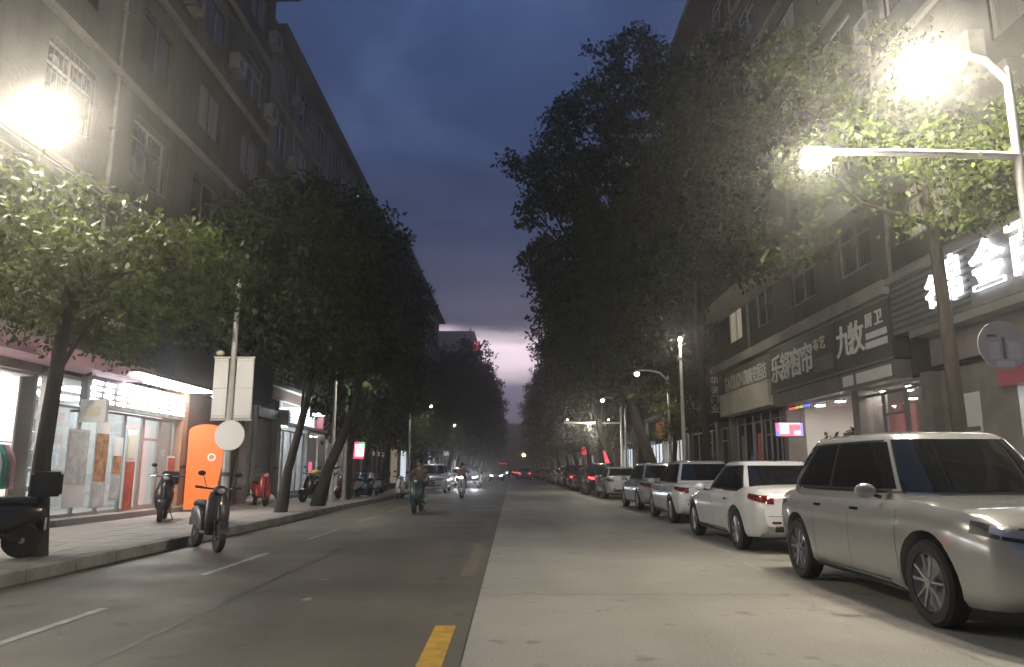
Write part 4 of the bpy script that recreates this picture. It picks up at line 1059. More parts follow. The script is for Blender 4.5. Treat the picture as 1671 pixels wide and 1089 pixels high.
# round traffic sign on that pole, seen on its worn face
m_ = MB(); m_.lathe([(.30, -.09), (.30, -.075), (.285, -.07)], 'Y', (-.55, 0, 2.62), 'sign_back', 28); sb = m_.build('round_sign', r_, 40)
for (a, c, d_, e_, mt) in ((-.74, -.62, 2.72, 2.75, 'sign_grey'), (-.56, -.53, 2.45, 2.72, 'sign_grey'), (-.72, -.60, 2.45, 2.66, 'sign_white'), (-.50, -.36, 2.45, 2.66, 'sign_white'), (-.66, -.44, 2.36, 2.43, 'sign_white')):
    m_ = MB(); m_.box(a, c, -.098, -.091, d_, e_, mt); m_.build('printed_block', sb)
m_ = MB(); m_.box(-.6, .0, -.07, -.05, 2.5, 2.54, 'pole'); m_.box(-.6, .0, -.07, -.05, 2.7, 2.74, 'pole'); m_.build('bracket', r_)
def plain_pole(label, x, y, h, mt):
    root = empty('pole', (x, y, .16)); tag(root, label, 'pole', 'plain poles')
    m_ = MB(); m_.lathe([(.15, 0), (.15, .06), (.095, .08), (.09, .6), (.05, h)], 'Z', (0, 0, 0), mt, 12); m_.build('shaft', root, 40)
    m_ = MB(); m_.lathe([(.06, h), (.075, h + .05), (.03, h + .16)], 'Z', (0, 0, 0), 'sign_white', 10); m_.build('cap', root, 40)
    m_ = MB(); m_.lathe([(.075, h - .5), (.075, h - .42)], 'Z', (0, 0, 0), 'frame_dark', 10); m_.box(-.14, .14, -.02, .02, h - .47, h - .45, 'frame_dark'); m_.build('clamp', root)
    return root
r_ = plain_pole('pale pole with small lit tip behind the second parked white car', 6.3, 27.2, 5.7, 'pole_white')
m_ = MB(); m_.sphere((0, -.06, 5.95), (.07, .07, .11), 'lamp_warm', 12, 8); m_.build('diffuser', r_, 60)
point(r_, (.0, -.3, 5.9), 90, WARM, .1)
plain_pole('slim bare pole among the parked scooters before the led sign', -6.5, 29.0, 5.4, 'pole')
# pole with the banner panels and round sign back
r_ = plain_pole('pole carrying two white banner panels and a round sign back', -6.12, 16.0, 5.2, 'pole')
for (a, c) in ((-.40, -.09), (.09, .46)):
    m_ = MB(); m_.box(a, c, -.03, .03, 2.26, 3.55, 'sign_white'); o = m_.build('banner_panel', r_)
    for zz_ in (2.3, 2.9, 3.5):
        q = MB(); q.box(min(a, c), max(a, c), -.036, -.031, zz_ - .012, zz_ + .012, 'sign_back'); q.build('panel_rail', o)
m_ = MB(); m_.box(-.42, .48, -.012, .012, 3.56, 3.6, 'pole'); m_.box(-.42, .48, -.012, .012, 2.2, 2.25, 'pole'); m_.build('bracket', r_)
m_ = MB(); m_.lathe([(.32, -.09), (.325, -.08), (.32, -.07)], 'Y', (.06, 0, 1.88), 'sign_white', 28); m_.build('round_sign', r_, 40)
m_ = MB(); m_.sphere((-.3, 0, 3.68), (.09, .07, .06), 'letter_gold', 10, 7); m_.build('yellow_lamp', r_, 60)
m_ = MB(); m_.lathe([(.11, 1.02), (.11, 1.10)], 'Z', (0, 0, 0), 'frame_dark', 12); m_.build('clamp', r_)
# camera arm over the parking lane
r_ = empty('camera_pole', (6.9, 46.8, .16)); tag(r_, 'white arm with small lamps reaching over the road behind the leaning trunks', 'camera pole')
m_ = MB(); m_.lathe([(.14, 0), (.10, .06), (.07, 5.6)], 'Z', (0, 0, 0), 'pole_white', 10); m_.build('pole', r_, 40)
m_ = MB(); m_.tube([(0, 0, 4.1), (-3.6, 0, 4.12)], [.07, .06], 'pole_white', 8); m_.build('arm', r_, 40)
for x in (-3.4, -.8):
    m_ = MB(); m_.box(x - .05, x + .05, -.14, .1, 4.22, 4.36, 'sign_back'); m_.tube([(x, 0, 4.15), (x, 0, 4.24)], .02, 'pole', 6); h_ = m_.build('camera', r_)
    m_ = MB(); m_.lathe([(.045, -.155), (.045, -.145)], 'Y', (x, 0, 4.29), 'lamp_far', 10); m_.build('lens', h_)
point(r_, (-2.0, -.1, 3.8), 260, WARM, .1)
# lamps on into the distance
FARLAB = ('far lit street lamp over the trees on the scooter side', 'far lit street lamp over the parked car row')
for i, y in enumerate((27, 47, 67, 90, 116, 148, 186)):
    e_ = (450, 520, 480, 300, 250, 250, 250)[i]
    street_lamp(FARLAB[0] if i else 'lit street lamp half hidden in leaves beside the slim bare pole', -6.5, y, 5.3, 1.3, e_, 'lamp_far', .55, 'far lamps on the scooter side', cutoff=True)
    street_lamp(FARLAB[1] if i else 'lit street lamp half hidden in leaves beside the pale pole with lit tip', 6.6, y - 4 if i else 31, 5.3, -1.3, e_, 'lamp_far', .55, 'far lamps over the parked cars', cutoff=True)
street_lamp('street lamp standing before the shut shop on the scooter side', -6.9, -7, 6.4, 1.2, 1000, 'lamp_far', cutoff=True)
street_lamp('street lamp standing before the shut shop on the parked car side', 6.9, -7, 6.4, -1.2, 1000, 'lamp_far', cutoff=True)
street_lamp('amber street lamp glowing far away over the traffic', 5.6, 176, 5.0, -2.8, 500, 'lamp_amber', 2.0, cutoff=True)
# ================================================================== CARS
def cr(pts, t):
    """piecewise smooth interpolation through (t, value)"""
    for i in range(len(pts) - 1):
        if t <= pts[i + 1][0]:
            a, b = pts[i], pts[i + 1]; f = (t - a[0]) / max(1e-6, b[0] - a[0]); f = f * f * (3 - 2 * f) * .5 + f * .5
            return a[1] + (b[1] - a[1]) * f
    return pts[-1][1]
def bool_cut(me, cutters):
    ob = bpy.data.objects.new('tmp', me); COL.objects.link(ob)
    cs = []
    for c in cutters:
        o = bpy.data.objects.new('tmpc', c); COL.objects.link(o); cs.append(o)
        md = ob.modifiers.new('b', 'BOOLEAN'); md.operation = 'DIFFERENCE'; md.solver = 'EXACT'; md.object = o
    dg = bpy.context.evaluated_depsgraph_get(); dg.update()
    out = bpy.data.meshes.new_from_object(ob.evaluated_get(dg))
    for o in cs + [ob]: bpy.data.objects.remove(o)
    return out
def make_car(style, lit_tail=False, lit_head=False):
    P = {'sedan': dict(L=4.65, W=1.80, H=1.47, belt=.93, deck=[(0, .86), (.02, 1.0), (.10, 1.05), (.17, 1.03), (.25, .95), (.66, .93), (.72, .93), (.90, .82), (.975, .70), (1, .58)], g=(.92, .18, -1.02, -1.72), wr=.66),
         'hatch': dict(L=4.35, W=1.80, H=1.55, belt=.96, deck=[(0, .84), (.02, .96), (.08, 1.0), (.2, .97), (.66, .95), (.72, .96), (.90, .86), (.975, .74), (1, .60)], g=(1.0, .35, -1.45, -1.98), wr=.68),
         'suv': dict(L=4.62, W=1.88, H=1.70, belt=1.04, deck=[(0, .90), (.02, 1.02), (.08, 1.06), (.2, 1.04), (.66, 1.03), (.72, 1.05), (.90, .98), (.97, .86), (1, .68)], g=(1.02, .42, -1.62, -2.12), wr=.70)}[style]
    L, W, H = P['L'], P['W'], P['H']; hw = W / 2
    wid = [(0, .80), (.03, .90), (.12, .975), (.3, 1.0), (.7, 1.0), (.88, .965), (.96, .87), (1, .70)]
    bot = [(0, .42), (.015, .33), (.06, .24), (.2, .20), (.8, .19), (.94, .21), (.985, .27), (1, .36)]
    ts = sorted(set([0, .006, .015, .03, .05] + [i / 40 for i in range(3, 38)] + [.95, .97, .985, .994, 1]))
    rows = []
    for t in ts:
        w, zb, zt = hw * cr(wid, t), cr(bot, t), cr(P['deck'], t); y = -L / 2 + L * t; hh = zt - zb
        half = [(0, zb), (.72 * w, zb), (.90 * w, zb + .02), (.955 * w, zb + .10 * hh), (.975 * w, zb + .22 * hh), (.995 * w, zb + .42 * hh), (w, zb + .58 * hh), (.992 * w, zb + .72 * hh), (.97 * w, zb + .83 * hh), (.945 * w, zb + .91 * hh), (.90 * w, zt - .018), (.80 * w, zt), (.5 * w, zt + .018), (.2 * w, zt + .026), (0, zt + .028)]
        ring = half + [(-x, z) for x, z in half[-2:0:-1]]
        rows.append([(x, y, z) for x, z in ring])
    m_ = MB(); n = len(rows[0]); m_.add([p for r in rows for p in r], [(i * n + k, (i + 1) * n + k, (i + 1) * n + (k + 1) % n, i * n + (k + 1) % n) for i in range(len(rows) - 1) for k in range(n)] + [tuple(range(n)), tuple((len(rows) - 1) * n + k for k in range(n - 1, -1, -1))], 'paint_car_white')
    me = m_.mesh('body', 35)
    rw = .325 if style != 'suv' else .355
    wy = (L / 2 - .90 if style != 'suv' else L / 2 - .92, -L / 2 + (1.02 if style == 'sedan' else .82))
    cut = []
    for y in wy:
        for s_ in (-1, 1):
            c = MB(); a, b = sorted((s_ * (hw - .30), s_ * (hw + .3))); c.lathe([(rw + .065, a), (rw + .065, b)], 'X', (0, y, rw + .015), 'black_plastic', 28); cut.append(c.mesh('c', 30))
    try:
        me2 = bool_cut(me, cut)
        if len(me2.polygons) > 200: me = me2
    except Exception: pass
    me.polygons.foreach_set('use_smooth', [True] * len(me.polygons)); me.set_sharp_from_angle(angle=math.radians(35))
    root = empty('parked_car', (0, 0, 0))
    put('body', me, root)
    bm = bmesh.new(); bm.from_mesh(me); bvh = BVHTree.FromBMesh(bm); bm.free()
    # greenhouse
    yf0, yf1, yr1, yr0 = P['g']; zb0 = P['belt'] - .05; p_ = 5.0
    wb, wr = hw * .915, hw * P['wr']
    def ring(v):
        c = v ** .94
        f = yf0 + (yf1 - yf0) * c + .03 * math.sin(math.pi * v); r = yr0 + (yr1 - yr0) * (v ** 1.08) - .04 * math.sin(math.pi * v)
        b = wb + (wr - wb) * (v ** 1.35)
        return (f + r) / 2, (f - r) / 2, b, zb0 + (H - .05 - zb0) * v
    def sp(v, t):
        yc, a, b, z = ring(v); ct, st_ = math.cos(t), math.sin(t)
        return (b * math.copysign(abs(ct) ** (2 / p_), ct), yc + a * math.copysign(abs(st_) ** (2 / p_), st_), z)
    rows = []; nn = 56
    for i in range(9): rows.append([sp(i / 8, 2 * math.pi * k / nn) for k in range(nn)])
    yc, a, b, z = ring(1)
    for sc_, dz in ((.965, .018), (.90, .034), (.75, .045), (.4, .052)):
        rows.append([(p[0] * sc_, yc + (p[1] - yc) * sc_, z + dz) for p in rows[8]])
    m_ = MB(); m_.add([p for r in rows for p in r], [(i * nn + k, i * nn + (k + 1) % nn, (i + 1) * nn + (k + 1) % nn, (i + 1) * nn + k) for i in range(len(rows) - 1) for k in range(nn)] + [tuple((len(rows) - 1) * nn + k for k in range(nn))], 'paint_car_white')
    m_.build('roof', root, 50)
    def side_patch(s_, f0, f1, v0, v1, off=.011):
        R_ = []
        for i in range(17):
            v = v0 + (v1 - v0) * i / 16; yc, a, b, z = ring(v); rr = []
            fa, fb = f0, f1
            for j in range(17):
                f = fa + (fb - fa) * j / 16; x = b * (1 - abs(f) ** p_) ** (1 / p_)
                rr.append((s_ * (x + off), yc + a * f, z))
            R_.append(rr)
        return R_
    def end_patch(sg, fx, v0, v1, off=.012):
        R_ = []
        for i in range(17):
            v = v0 + (v1 - v0) * i / 16; yc, a, b, z = ring(v); rr = []
            for j in range(41):
                f = -fx + 2 * fx * j / 40; y = a * (1 - abs(f) ** p_) ** (1 / p_)
                rr.append((b * f, yc + sg * (y + off), z + .003))
            R_.append(rr)
        return R_
    for s_ in (-1, 1):
        m_ = MB(); m_.grid(side_patch(s_, -.86 if style == 'suv' else -.82, .90, .165, .935, .005), 'black_plastic', s_ > 0); m_.build('window_surround', root, 60)
        m_ = MB(); m_.grid(side_patch(s_, -.87 if style == 'suv' else -.83, .905, .135, .165, .009), 'chrome', s_ > 0); m_.build('belt_trim', root, 60)
        m_ = MB(); m_.grid(side_patch(s_, .03, .86, .20, .90), 'car_glass', s_ > 0); m_.build('side_window', root, 60)
        m_ = MB(); m_.grid(side_patch(s_, -.82 if style == 'suv' else -.78, -.02, .20, .90), 'car_glass', s_ > 0); m_.build('side_window', root, 60)
    m_ = MB(); m_.grid(end_patch(1, .86, .16, .93), 'car_glass'); m_.build('windscreen', root, 60)
    m_ = MB(); m_.grid(end_patch(-1, .84, .24 if style != 'sedan' else .28, .92), 'car_glass', True); m_.build('rear_window', root, 60)
    # pieces that lie on the body, found by casting rays at it
    def proj(pts2, axis, sg, off):
        out = []
        for r in pts2:
            q = []
            for (u, v) in r:
                if axis == 'Y': o_, d_ = Vector((u, sg * 6, v)), Vector((0, -sg, 0))
                else: o_, d_ = Vector((sg * 3, u, v)), Vector((-sg, 0, 0))
                hit = bvh.ray_cast(o_, d_)
                if hit[0] is None: hit = bvh.find_nearest(o_ - (-d_) * 0 + d_ * (6 - L / 2 if axis == 'Y' else 3 - hw))
                q.append(tuple(hit[0] - d_ * off))
            out.append(q)
        return out
    def quad(name, axis, sg, a, b, c, d, mt, off=.006, nu=8, nv=4, par=root, sk=0.0):
        pts = [[(a + (b - a) * j / nu, c + (d - c) * i / nv + sk * (j / nu - .5)) for j in range(nu + 1)] for i in range(nv + 1)]
        g = proj(pts, axis, sg, off); m_ = MB(); m_.grid(g, mt); o = m_.build(name, par, 60); return o
    def wrap(name, end, s_, p0, p1, zlo, zhi, mt, off=.007, nu=14, nv=6):
        """a lamp that wraps round a corner of the body"""
        rows_ = []; pv_ = Vector((0, end * (L / 2 - .75), 0))
        for i in range(nv + 1):
            rr = []
            for j in range(nu + 1):
                t = j / nu; ph = math.radians(p0 + (p1 - p0) * t); z = zlo(t) + (zhi(t) - zlo(t)) * i / nv
                d_ = Vector((s_ * math.sin(ph), end * math.cos(ph), 0)); o_ = pv_ + d_ * 3; o_.z = z
                hit = bvh.ray_cast(o_, -d_)
                q = hit[0] if hit[0] is not None else bvh.find_nearest(pv_ + d_ * .9 + Vector((0, 0, z)))[0]
                rr.append(tuple(q + d_ * off))
            rows_.append(rr)
        m_ = MB(); m_.grid(rows_, mt); return m_.build(name, root, 60)
    zt = {'sedan': .84, 'hatch': .82, 'suv': .88}[style]
    tl = 'tail_on' if lit_tail else 'lamp_red'; hl = 'head_on' if lit_head else 'lamp_clear'
    for s_ in (-1, 1):
        wrap('tail_light', -1, s_, 37, 68, lambda t: zt - .07 + .09 * t, lambda t: zt + .06 + .035 * t, tl)
        quad('reflector', 'Y', -1, s_ * hw * .52, s_ * hw * .68, .475, .51, 'lamp_red')
        hz_ = .64 if style != 'suv' else .77
        wrap('headlight', 1, s_, 27, 66, lambda t: hz_ - .05 + .09 * t, lambda t: hz_ + .06 + .075 * t, 'black_plastic', .005)
        wrap('headlight_lens', 1, s_, 30, 56, lambda t: hz_ - .02 + .07 * t, lambda t: hz_ + .045 + .06 * t, hl, .009)
        wrap('fog_lamp', 1, s_, 30, 42, lambda t: .42, lambda t: .50, 'black_plastic', .006, 6, 3)
        for (ya, yb) in ((.35, -.55),):
            for yy in (.95, -.02, -.92):
                quad('door_gap', 'X', s_, yy - .006, yy + .006, .30, P['belt'] - .10, 'black_plastic', off=.002, nu=1, nv=8)
        for yy in (.13, -.80): 
            h = quad('door_handle', 'X', s_, yy - .09, yy + .09, .80 if style != 'suv' else .90, .825 if style != 'suv' else .925, 'chrome', off=.02, nu=3, nv=1)
        quad('sill', 'X', s_, -1.0, 1.0, .22, .30, 'black_plastic', off=.004, nu=8, nv=2)
    quad('bumper_lower', 'Y', -1, -hw * .62, hw * .62, .34 if style != 'sedan' else .345, .44, 'black_plastic', off=.005)
    quad('number_plate', 'Y', -1, -.22, .22, .66 if style != 'hatch' else .68, .80 if style != 'hatch' else .82, 'plate_blue', off=.012, nu=4, nv=2)
    quad('grille', 'Y', 1, -hw * .34, hw * .34, .50, .66 if style != 'suv' else .78, 'black_plastic', off=.004)
    quad('intake', 'Y', 1, -hw * .5, hw * .5, .38, .46, 'black_plastic', off=.004)
    quad('number_plate', 'Y', 1, -.22, .22, .46, .58, 'plate_blue', off=.012, nu=4, nv=2)
    for k in range(3): quad('grille_bar', 'Y', 1, -hw * .34, hw * .34, .53 + k * .05, .54 + k * .05, 'chrome', off=.009, nv=1)
    for s_ in (-1, 1):
        m_ = MB(); ym = yf0 - .42
        m_.sphere((s_ * (hw + .07), ym, P['belt'] + .06), (.11, .06, .075), 'paint_car_white', 12, 8)
        m_.tube([(s_ * (hw - .08), ym, P['belt'] - .0), (s_ * (hw + .04), ym, P['belt'] + .04)], .02, 'black_plastic', 6)
        mo = m_.build('wing_mirror', root, 50)
        for y in wy:
            t = MB(); x0 = s_ * (hw - .22); w_ = .2 * s_
            prof = [(rw * .62, x0 + w_ * .1), (rw * .9, x0), (rw, x0 + w_ * .15), (rw, x0 + w_ * .85), (rw * .93, x0 + w_), (rw * .71, x0 + w_ * .97), (rw * .69, x0 + w_ * .5)]
            t.lathe(prof, 'X', (0, y, rw), 'tyre', 24); wh = t.build('wheel', root, 35)
            rm = MB(); xo = x0 + w_ * .9
            rm.lathe([(rw * .655, x0 + w_ * .5), (rw * .70, xo), (rw * .665, xo + w_ * .06), (rw * .63, x0 + w_ * .62)], 'X', (0, y, rw), 'rim', 28)
            for k in range(10):
                a = 2 * math.pi * (k // 2) / 5 + (.14 if k % 2 else -.14) + .3; a2 = 2 * math.pi * (k // 2) / 5 + (.26 if k % 2 else -.26) + .3
                rm.tube([(xo - w_ * .02, y + math.cos(a) * .035, rw + math.sin(a) * .035), (xo + w_ * .01, y + math.cos(a2) * rw * .65, rw + math.sin(a2) * rw * .65)], [.017, .014], 'rim', 6)
            rm.lathe([(.052, xo - w_ * .1), (.045, xo + w_ * .08)], 'X', (0, y, rw), 'rim', 12)
            rm.build('rim', wh, 40)
            in_ = MB(); in_.lathe([(rw * .63, x0 + w_ * .42), (rw * .63, x0 + w_ * .48)], 'X', (0, y, rw), 'dark_metal', 20); in_.build('brake_disc', wh)
    for s_ in (-1, 1):
        m_ = MB(); yc, a, b, z = ring(.2); m_.tube([(s_ * .05 + .05, yc + a + .0, z - .03), (s_ * .45 + .1, yc + a - .09, z + .05)], .009, 'black_plastic', 5); m_.build('wiper', root)
    m_ = MB(); yc, a, b, z = ring(1); m_.tube([(0, yr1 + .12, H - .01), (0, yr1 - .02, H + .06)], [.02, .012], 'black_plastic', 6); m_.build('aerial', root)
    quad('boot_gap', 'Y', -1, -hw * .74, hw * .74, .585, .593, 'black_plastic', off=.002, nu=16, nv=1)
    quad('bonnet_emblem', 'Y', 1, -.05, .05, .60, .66, 'chrome', off=.012, nu=4, nv=3)
    ch = MB(); ch.box(-hw * .70, hw * .70, -L / 2 + .3, L / 2 - .3, .21, .60, 'black_plastic'); ch.build('underbody', root)
    return root
CARS = {k: snapshot(make_car(k)) for k in ('sedan', 'hatch', 'suv')}
CARUSED = set()
def place_car(style, x, y, rz, col, label, group, plate=None, tail=False, head=False, far=False):
    snap = CARS[style]
    sw = {'paint_car_white': col}
    if plate: sw['plate_blue'] = plate
    skip = ('door_gap', 'door_handle', 'grille_bar', 'sill', 'brake_disc', 'reflector', 'tail_light_lens', 'fog_lamp', 'wiper', 'aerial', 'boot_gap', 'bonnet_emblem', 'belt_trim', 'intake') if far else ()
    o = copy_tree(snap, None, skip, sw)
    o.name = 'parked_car'
    o.location = (x, y, .005 if x > -.3 else .003); o.rotation_euler = (0, 0, rz)
    if tail or head:
        for c in o.children:
            b = c.name.split('.')[0]
            if tail and b == 'tail_light': c.material_slots[0].link = 'OBJECT'; c.material_slots[0].material = M['tail_on']
            if head and b == 'headlight_lens': c.material_slots[0].link = 'OBJECT'; c.material_slots[0].material = M['head_on']
    tag(o, label, 'car', group)
    return o
PI = math.pi
G1 = 'cars parked along the kerb before the door shops'
place_car('suv', 4.46, 7.95, PI, 'paint_car_pearl', 'pale silver sport utility car parked facing against the row', G1)
place_car('sedan', 4.62, 14.1, 0.015, 'paint_car_white', 'white saloon car parked next to the pale silver sport utility car', G1)
place_car('hatch', 4.88, 20.4, -.01, 'paint_car_white', 'white hatchback parked between the white saloon and the silver hatchback', G1)
place_car('hatch', 5.0, 26.4, 0.02, 'paint_car_silver', 'silver hatchback parked next past the white hatchback', G1)
place_car('sedan', 5.15, 36.6, 0.03, 'paint_car_white', 'white saloon car with pale green number plate near the slanting trunks', G1, plate='plate_green')
place_car('suv', 5.0, 42.6, 0.0, 'paint_car_dark', 'black car with red rear lights past the green plate saloon', G1, tail=True)
place_car('sedan', 4.85, 48.4, 0.02, 'paint_car_grey', 'dark grey saloon parked past the black car', G1, far=True)
place_car('hatch', 4.9, 54.2, 0.0, 'paint_car_red', 'red hatchback parked past the dark grey saloon', G1, tail=True, far=True)
cs = ['paint_car_white', 'paint_car_silver', 'paint_car_dark', 'paint_car_pearl', 'paint_car_grey', 'paint_car_white', 'paint_car_silver']
cn_ = {'paint_car_white': 'white', 'paint_car_silver': 'silver', 'paint_car_dark': 'black', 'paint_car_pearl': 'pearl white', 'paint_car_grey': 'dark grey'}
sn = {'sedan': 'saloon', 'hatch': 'hatchback', 'suv': 'sport utility car'}
rr_ = random.Random(5)
y = 60.0
while y < 165:
    k = rr_.choice(('sedan', 'hatch', 'suv')); c = rr_.choice(cs)
    place_car(k, 4.85 + rr_.uniform(-.1, .1), y, rr_.uniform(-.02, .02), c, f'small distant {cn_[c]} {sn[k]} in the parked row past the red hatchback', f'distant {cn_[c]} {sn[k]} cars past the red hatchback', far=True)
    y += rr_.uniform(5.6, 6.4)
G2 = 'cars on the oncoming side of the road'
place_car('suv', -4.75, 45.5, PI, 'paint_car_white', 'white sport utility car stopped by the kerb behind the two scooter riders', G2)
c_ = place_car('suv', -3.3, 57.0, PI, 'paint_car_dark', 'dark oncoming car with blazing white headlights', G2, head=True)
for s_ in (-1, 1):
    ld = bpy.data.lights.new('headlight_beam', 'SPOT'); ld.energy = 220; ld.spot_size = math.radians(50); ld.spot_blend = .6; ld.shadow_soft_size = .06; ld.color = (.92, .96, 1.0)
    o = bpy.data.objects.new('headlight_beam', ld); COL.objects.link(o); o.parent = c_; o.location = (s_ * .56, 2.42, .76); o.rotation_euler = (math.radians(76), 0, 0)
y = 66.0
while y < 165:
    k = rr_.choice(('sedan', 'hatch', 'suv')); c = rr_.choice(cs)
    place_car(k, -4.7 + rr_.uniform(-.1, .1), y, PI, c, f'small distant {cn_[c]} {sn[k]} in the row past the oncoming headlights', f'distant {cn_[c]} {sn[k]} cars past the oncoming headlights', far=True)
    y += rr_.uniform(5.8, 7.2)
for (x, y, c, lab) in ((1.6, 118, 'paint_car_dark', 'far black car driving away with red lights on'), (1.9, 132, 'paint_car_grey', 'far dark grey car driving away with red lights on'), (1.4, 150, 'paint_car_red', 'far red car driving away with red lights on'), (1.7, 104, 'paint_car_silver', 'far silver car driving away with red lights on'), (2.2, 166, 'paint_car_white', 'far white car driving away with red lights on'), (0.9, 178, 'paint_car_pearl', 'far pale car driving away with red lights on')):
    o = place_car('suv', x, y, 0, c, lab, 'far cars driving away', tail=True, far=True); o.name = 'car'
for (x, y, c, lab) in ((-1.9, 92, 'paint_car_silver', 'far silver oncoming car with headlights lit'), (-2.0, 120, 'paint_car_grey', 'far dark grey oncoming car with headlights lit')):
    o = place_car('sedan', x, y, PI, c, lab, 'far oncoming cars', head=True, far=True); o.name = 'car'
for k in CARS.values():          # the patterns themselves are not in the street
    def wipe(sn_):
        for q in sn_[1]: wipe(q)
        bpy.data.objects.remove(sn_[0])
    wipe(k)
# bus far away with a red message board
bus = empty('city_bus', (-1.9, 160, 0)); tag(bus, 'far bus with a red glowing message board', 'bus')
m_ = MB(); m_.box(-1.25, 1.25, 0, 10.5, .35, 3.1, 'paint_car_grey'); m_.build('body', bus)
m_ = MB(); m_.box(-1.1, 1.1, -.02, -.002, 1.2, 2.45, 'car_glass'); m_.build('windscreen', bus)
m_ = MB(); m_.box(-1.1, 1.1, -.05, -.003, 2.55, 2.98, 'sign_dark'); m_.build('message_board', bus)
blurred_marks(bus, Vector((-.9, -.055, 2.6)), (1, 0, 0), (0, -1, 0), 4, .33, .46, 'neon_red', 77)
for x in (-1.1, 1.1):
    for yy in (1.8, 8.2):
        m_ = MB(); m_.lathe([(.48, x - .12), (.48, x + .12)], 'X', (0, yy, .48), 'tyre', 16); m_.build('wheel', bus)
    m_ = MB(); m_.box(x * .75 - .15, x * .75 + .15, -.03, -.004, .7, .9, 'lamp_far'); m_.build('headlight', bus)
# ================================================================== SCOOTERS AND PEOPLE
def make_scooter(col, box=False, blanket=False, lit=False):
    root = empty('scooter', (0, 0, 0))
    for y, nm in ((.62, 'wheel'), (-.60, 'wheel')):
        t = MB(); t.lathe([(.13, -.045), (.20, -.05), (.225, -.03), (.23, 0), (.225, .03), (.20, .05), (.13, .045)], 'X', (0, y, .23), 'tyre', 20); w = t.build(nm, root, 40)
        r = MB(); r.lathe([(.135, -.03), (.135, .03)], 'X', (0, y, .23), 'dark_metal', 16); r.lathe([(.04, -.06), (.04, .06)], 'X', (0, y, .23), 'rim', 10)
        for k in range(5): a = 2 * PI * k / 5; r.tube([(0, y, .23), (0, y + .13 * math.cos(a), .23 + .13 * math.sin(a))], .018, 'rim', 5)
        r.build('rim', w)
    def hull(rows, mt, nm, par=root):     # rows of (y, z0, z1, half width): a rounded tube along y
        m_ = MB(); R_ = []
        for (y, z0, z1, w) in rows:
            R_.append([(w * math.copysign(abs(math.cos(t)) ** .7, math.cos(t)), y, (z0 + z1) / 2 + (z1 - z0) / 2 * math.copysign(abs(math.sin(t)) ** .7, math.sin(t))) for t in (2 * PI * k / 14 for k in range(14))])
        n = 14; m_.add([p for r in R_ for p in r], [(i * n + k, i * n + (k + 1) % n, (i + 1) * n + (k + 1) % n, (i + 1) * n + k) for i in range(len(R_) - 1) for k in range(n)] + [tuple(range(n)), tuple((len(R_) - 1) * n + k for k in range(n))], mt)
        return m_.build(nm, par, 50)
    hull([(-.82, .56, .66, .06), (-.70, .46, .70, .13), (-.45, .34, .72, .165), (-.20, .30, .70, .16), (-.08, .28, .60, .14), (.0, .26, .36, .14)], col, 'tail_body')
    hull([(-.02, .25, .33, .15), (.12, .25, .32, .16), (.30, .25, .33, .15)], 'black_plastic', 'floorboard')
    # front shield rises and leans back
    m_ = MB(); R_ = []
    for (z, y, w) in ((.28, .34, .15), (.45, .42, .19), (.65, .40, .20), (.82, .35, .17), (.95, .30, .12)):
        R_.append([(w * math.sin(a), y + .10 * math.cos(a) - .04, z) for a in (PI / 2 * (k / 4 - 1) for k in range(9))])
    m_.grid(R_, col); bk = [[(p[0] * .92, p[1] - .05, p[2]) for p in r] for r in R_]; m_.grid(bk, 'black_plastic', True)
    m_.build('front_shield', root, 60)
    m_ = MB(); R_ = []
    for k in range(9):
        a = PI * (.1 + .62 * k / 8); R_.append([(x, .62 + .265 * math.cos(a), .23 + .265 * math.sin(a)) for x in (-.07, -.05, .05, .07)])
    m_.grid(R_, col); m_.build('front_mudguard', root, 60)
    m_ = MB()
    for s_ in (-1, 1): m_.tube([(s_ * .06, .62, .23), (s_ * .06, .50, .52)], .02, 'dark_metal', 6)
    m_.tube([(0, .50, .50), (0, .32, 1.0)], .03, 'dark_metal', 8); m_.build('fork', root)
    m_ = MB(); m_.tube([(-.36, .24, 1.02), (-.2, .30, 1.0), (0, .32, .99), (.2, .30, 1.0), (.36, .24, 1.02)], .016, 'dark_metal', 8)
    for s_ in (-1, 1): m_.tube([(s_ * .26, .28, 1.01), (s_ * .37, .235, 1.02)], .022, 'black_plastic', 8); m_.tube([(s_ * .24, .31, 1.0), (s_ * .34, .30, 1.0)], .008, 'chrome', 5)
    m_.build('handlebar', root)
    m_ = MB(); m_.sphere((0, .36, .97), (.12, .09, .085), col, 12, 8); hc = m_.build('headlamp_cover', root, 60)
    m_ = MB(); m_.sphere((0, .425, .965), (.07, .03, .05), 'head_on' if lit else 'lamp_clear', 12, 8); m_.build('headlamp', hc, 60)
    for s_ in (-1, 1):
        m_ = MB(); m_.tube([(s_ * .2, .30, 1.0), (s_ * .27, .27, 1.2)], .007, 'dark_metal', 5); m_.sphere((s_ * .30, .26, 1.24), (.065, .02, .045), 'black_plastic', 10, 6); m_.build('mirror', root, 60)
    hull([(-.74, .68, .77, .10), (-.5, .70, .81, .14), (-.25, .70, .79, .145), (-.06, .69, .76, .11), (.0, .70, .74, .06)], 'seat', 'seat')
    m_ = MB(); m_.box(-.08, .08, -.84, -.80, .56, .64, 'lamp_red'); m_.build('tail_light', root)
    m_ = MB(); m_.box(-.10, .10, -.86, -.84, .36, .50, 'sign_white'); m_.build('number_plate', root)
    m_ = MB(); m_.tube([(-.1, -.12, .28), (-.22, -.18, .0)], .012, 'dark_metal', 5); m_.build('side_stand', root)
    m_ = MB(); m_.tube([(-.11, -.6, .25), (-.11, -.25, .33)], .035, 'dark_metal', 6); m_.build('swing_arm', root)
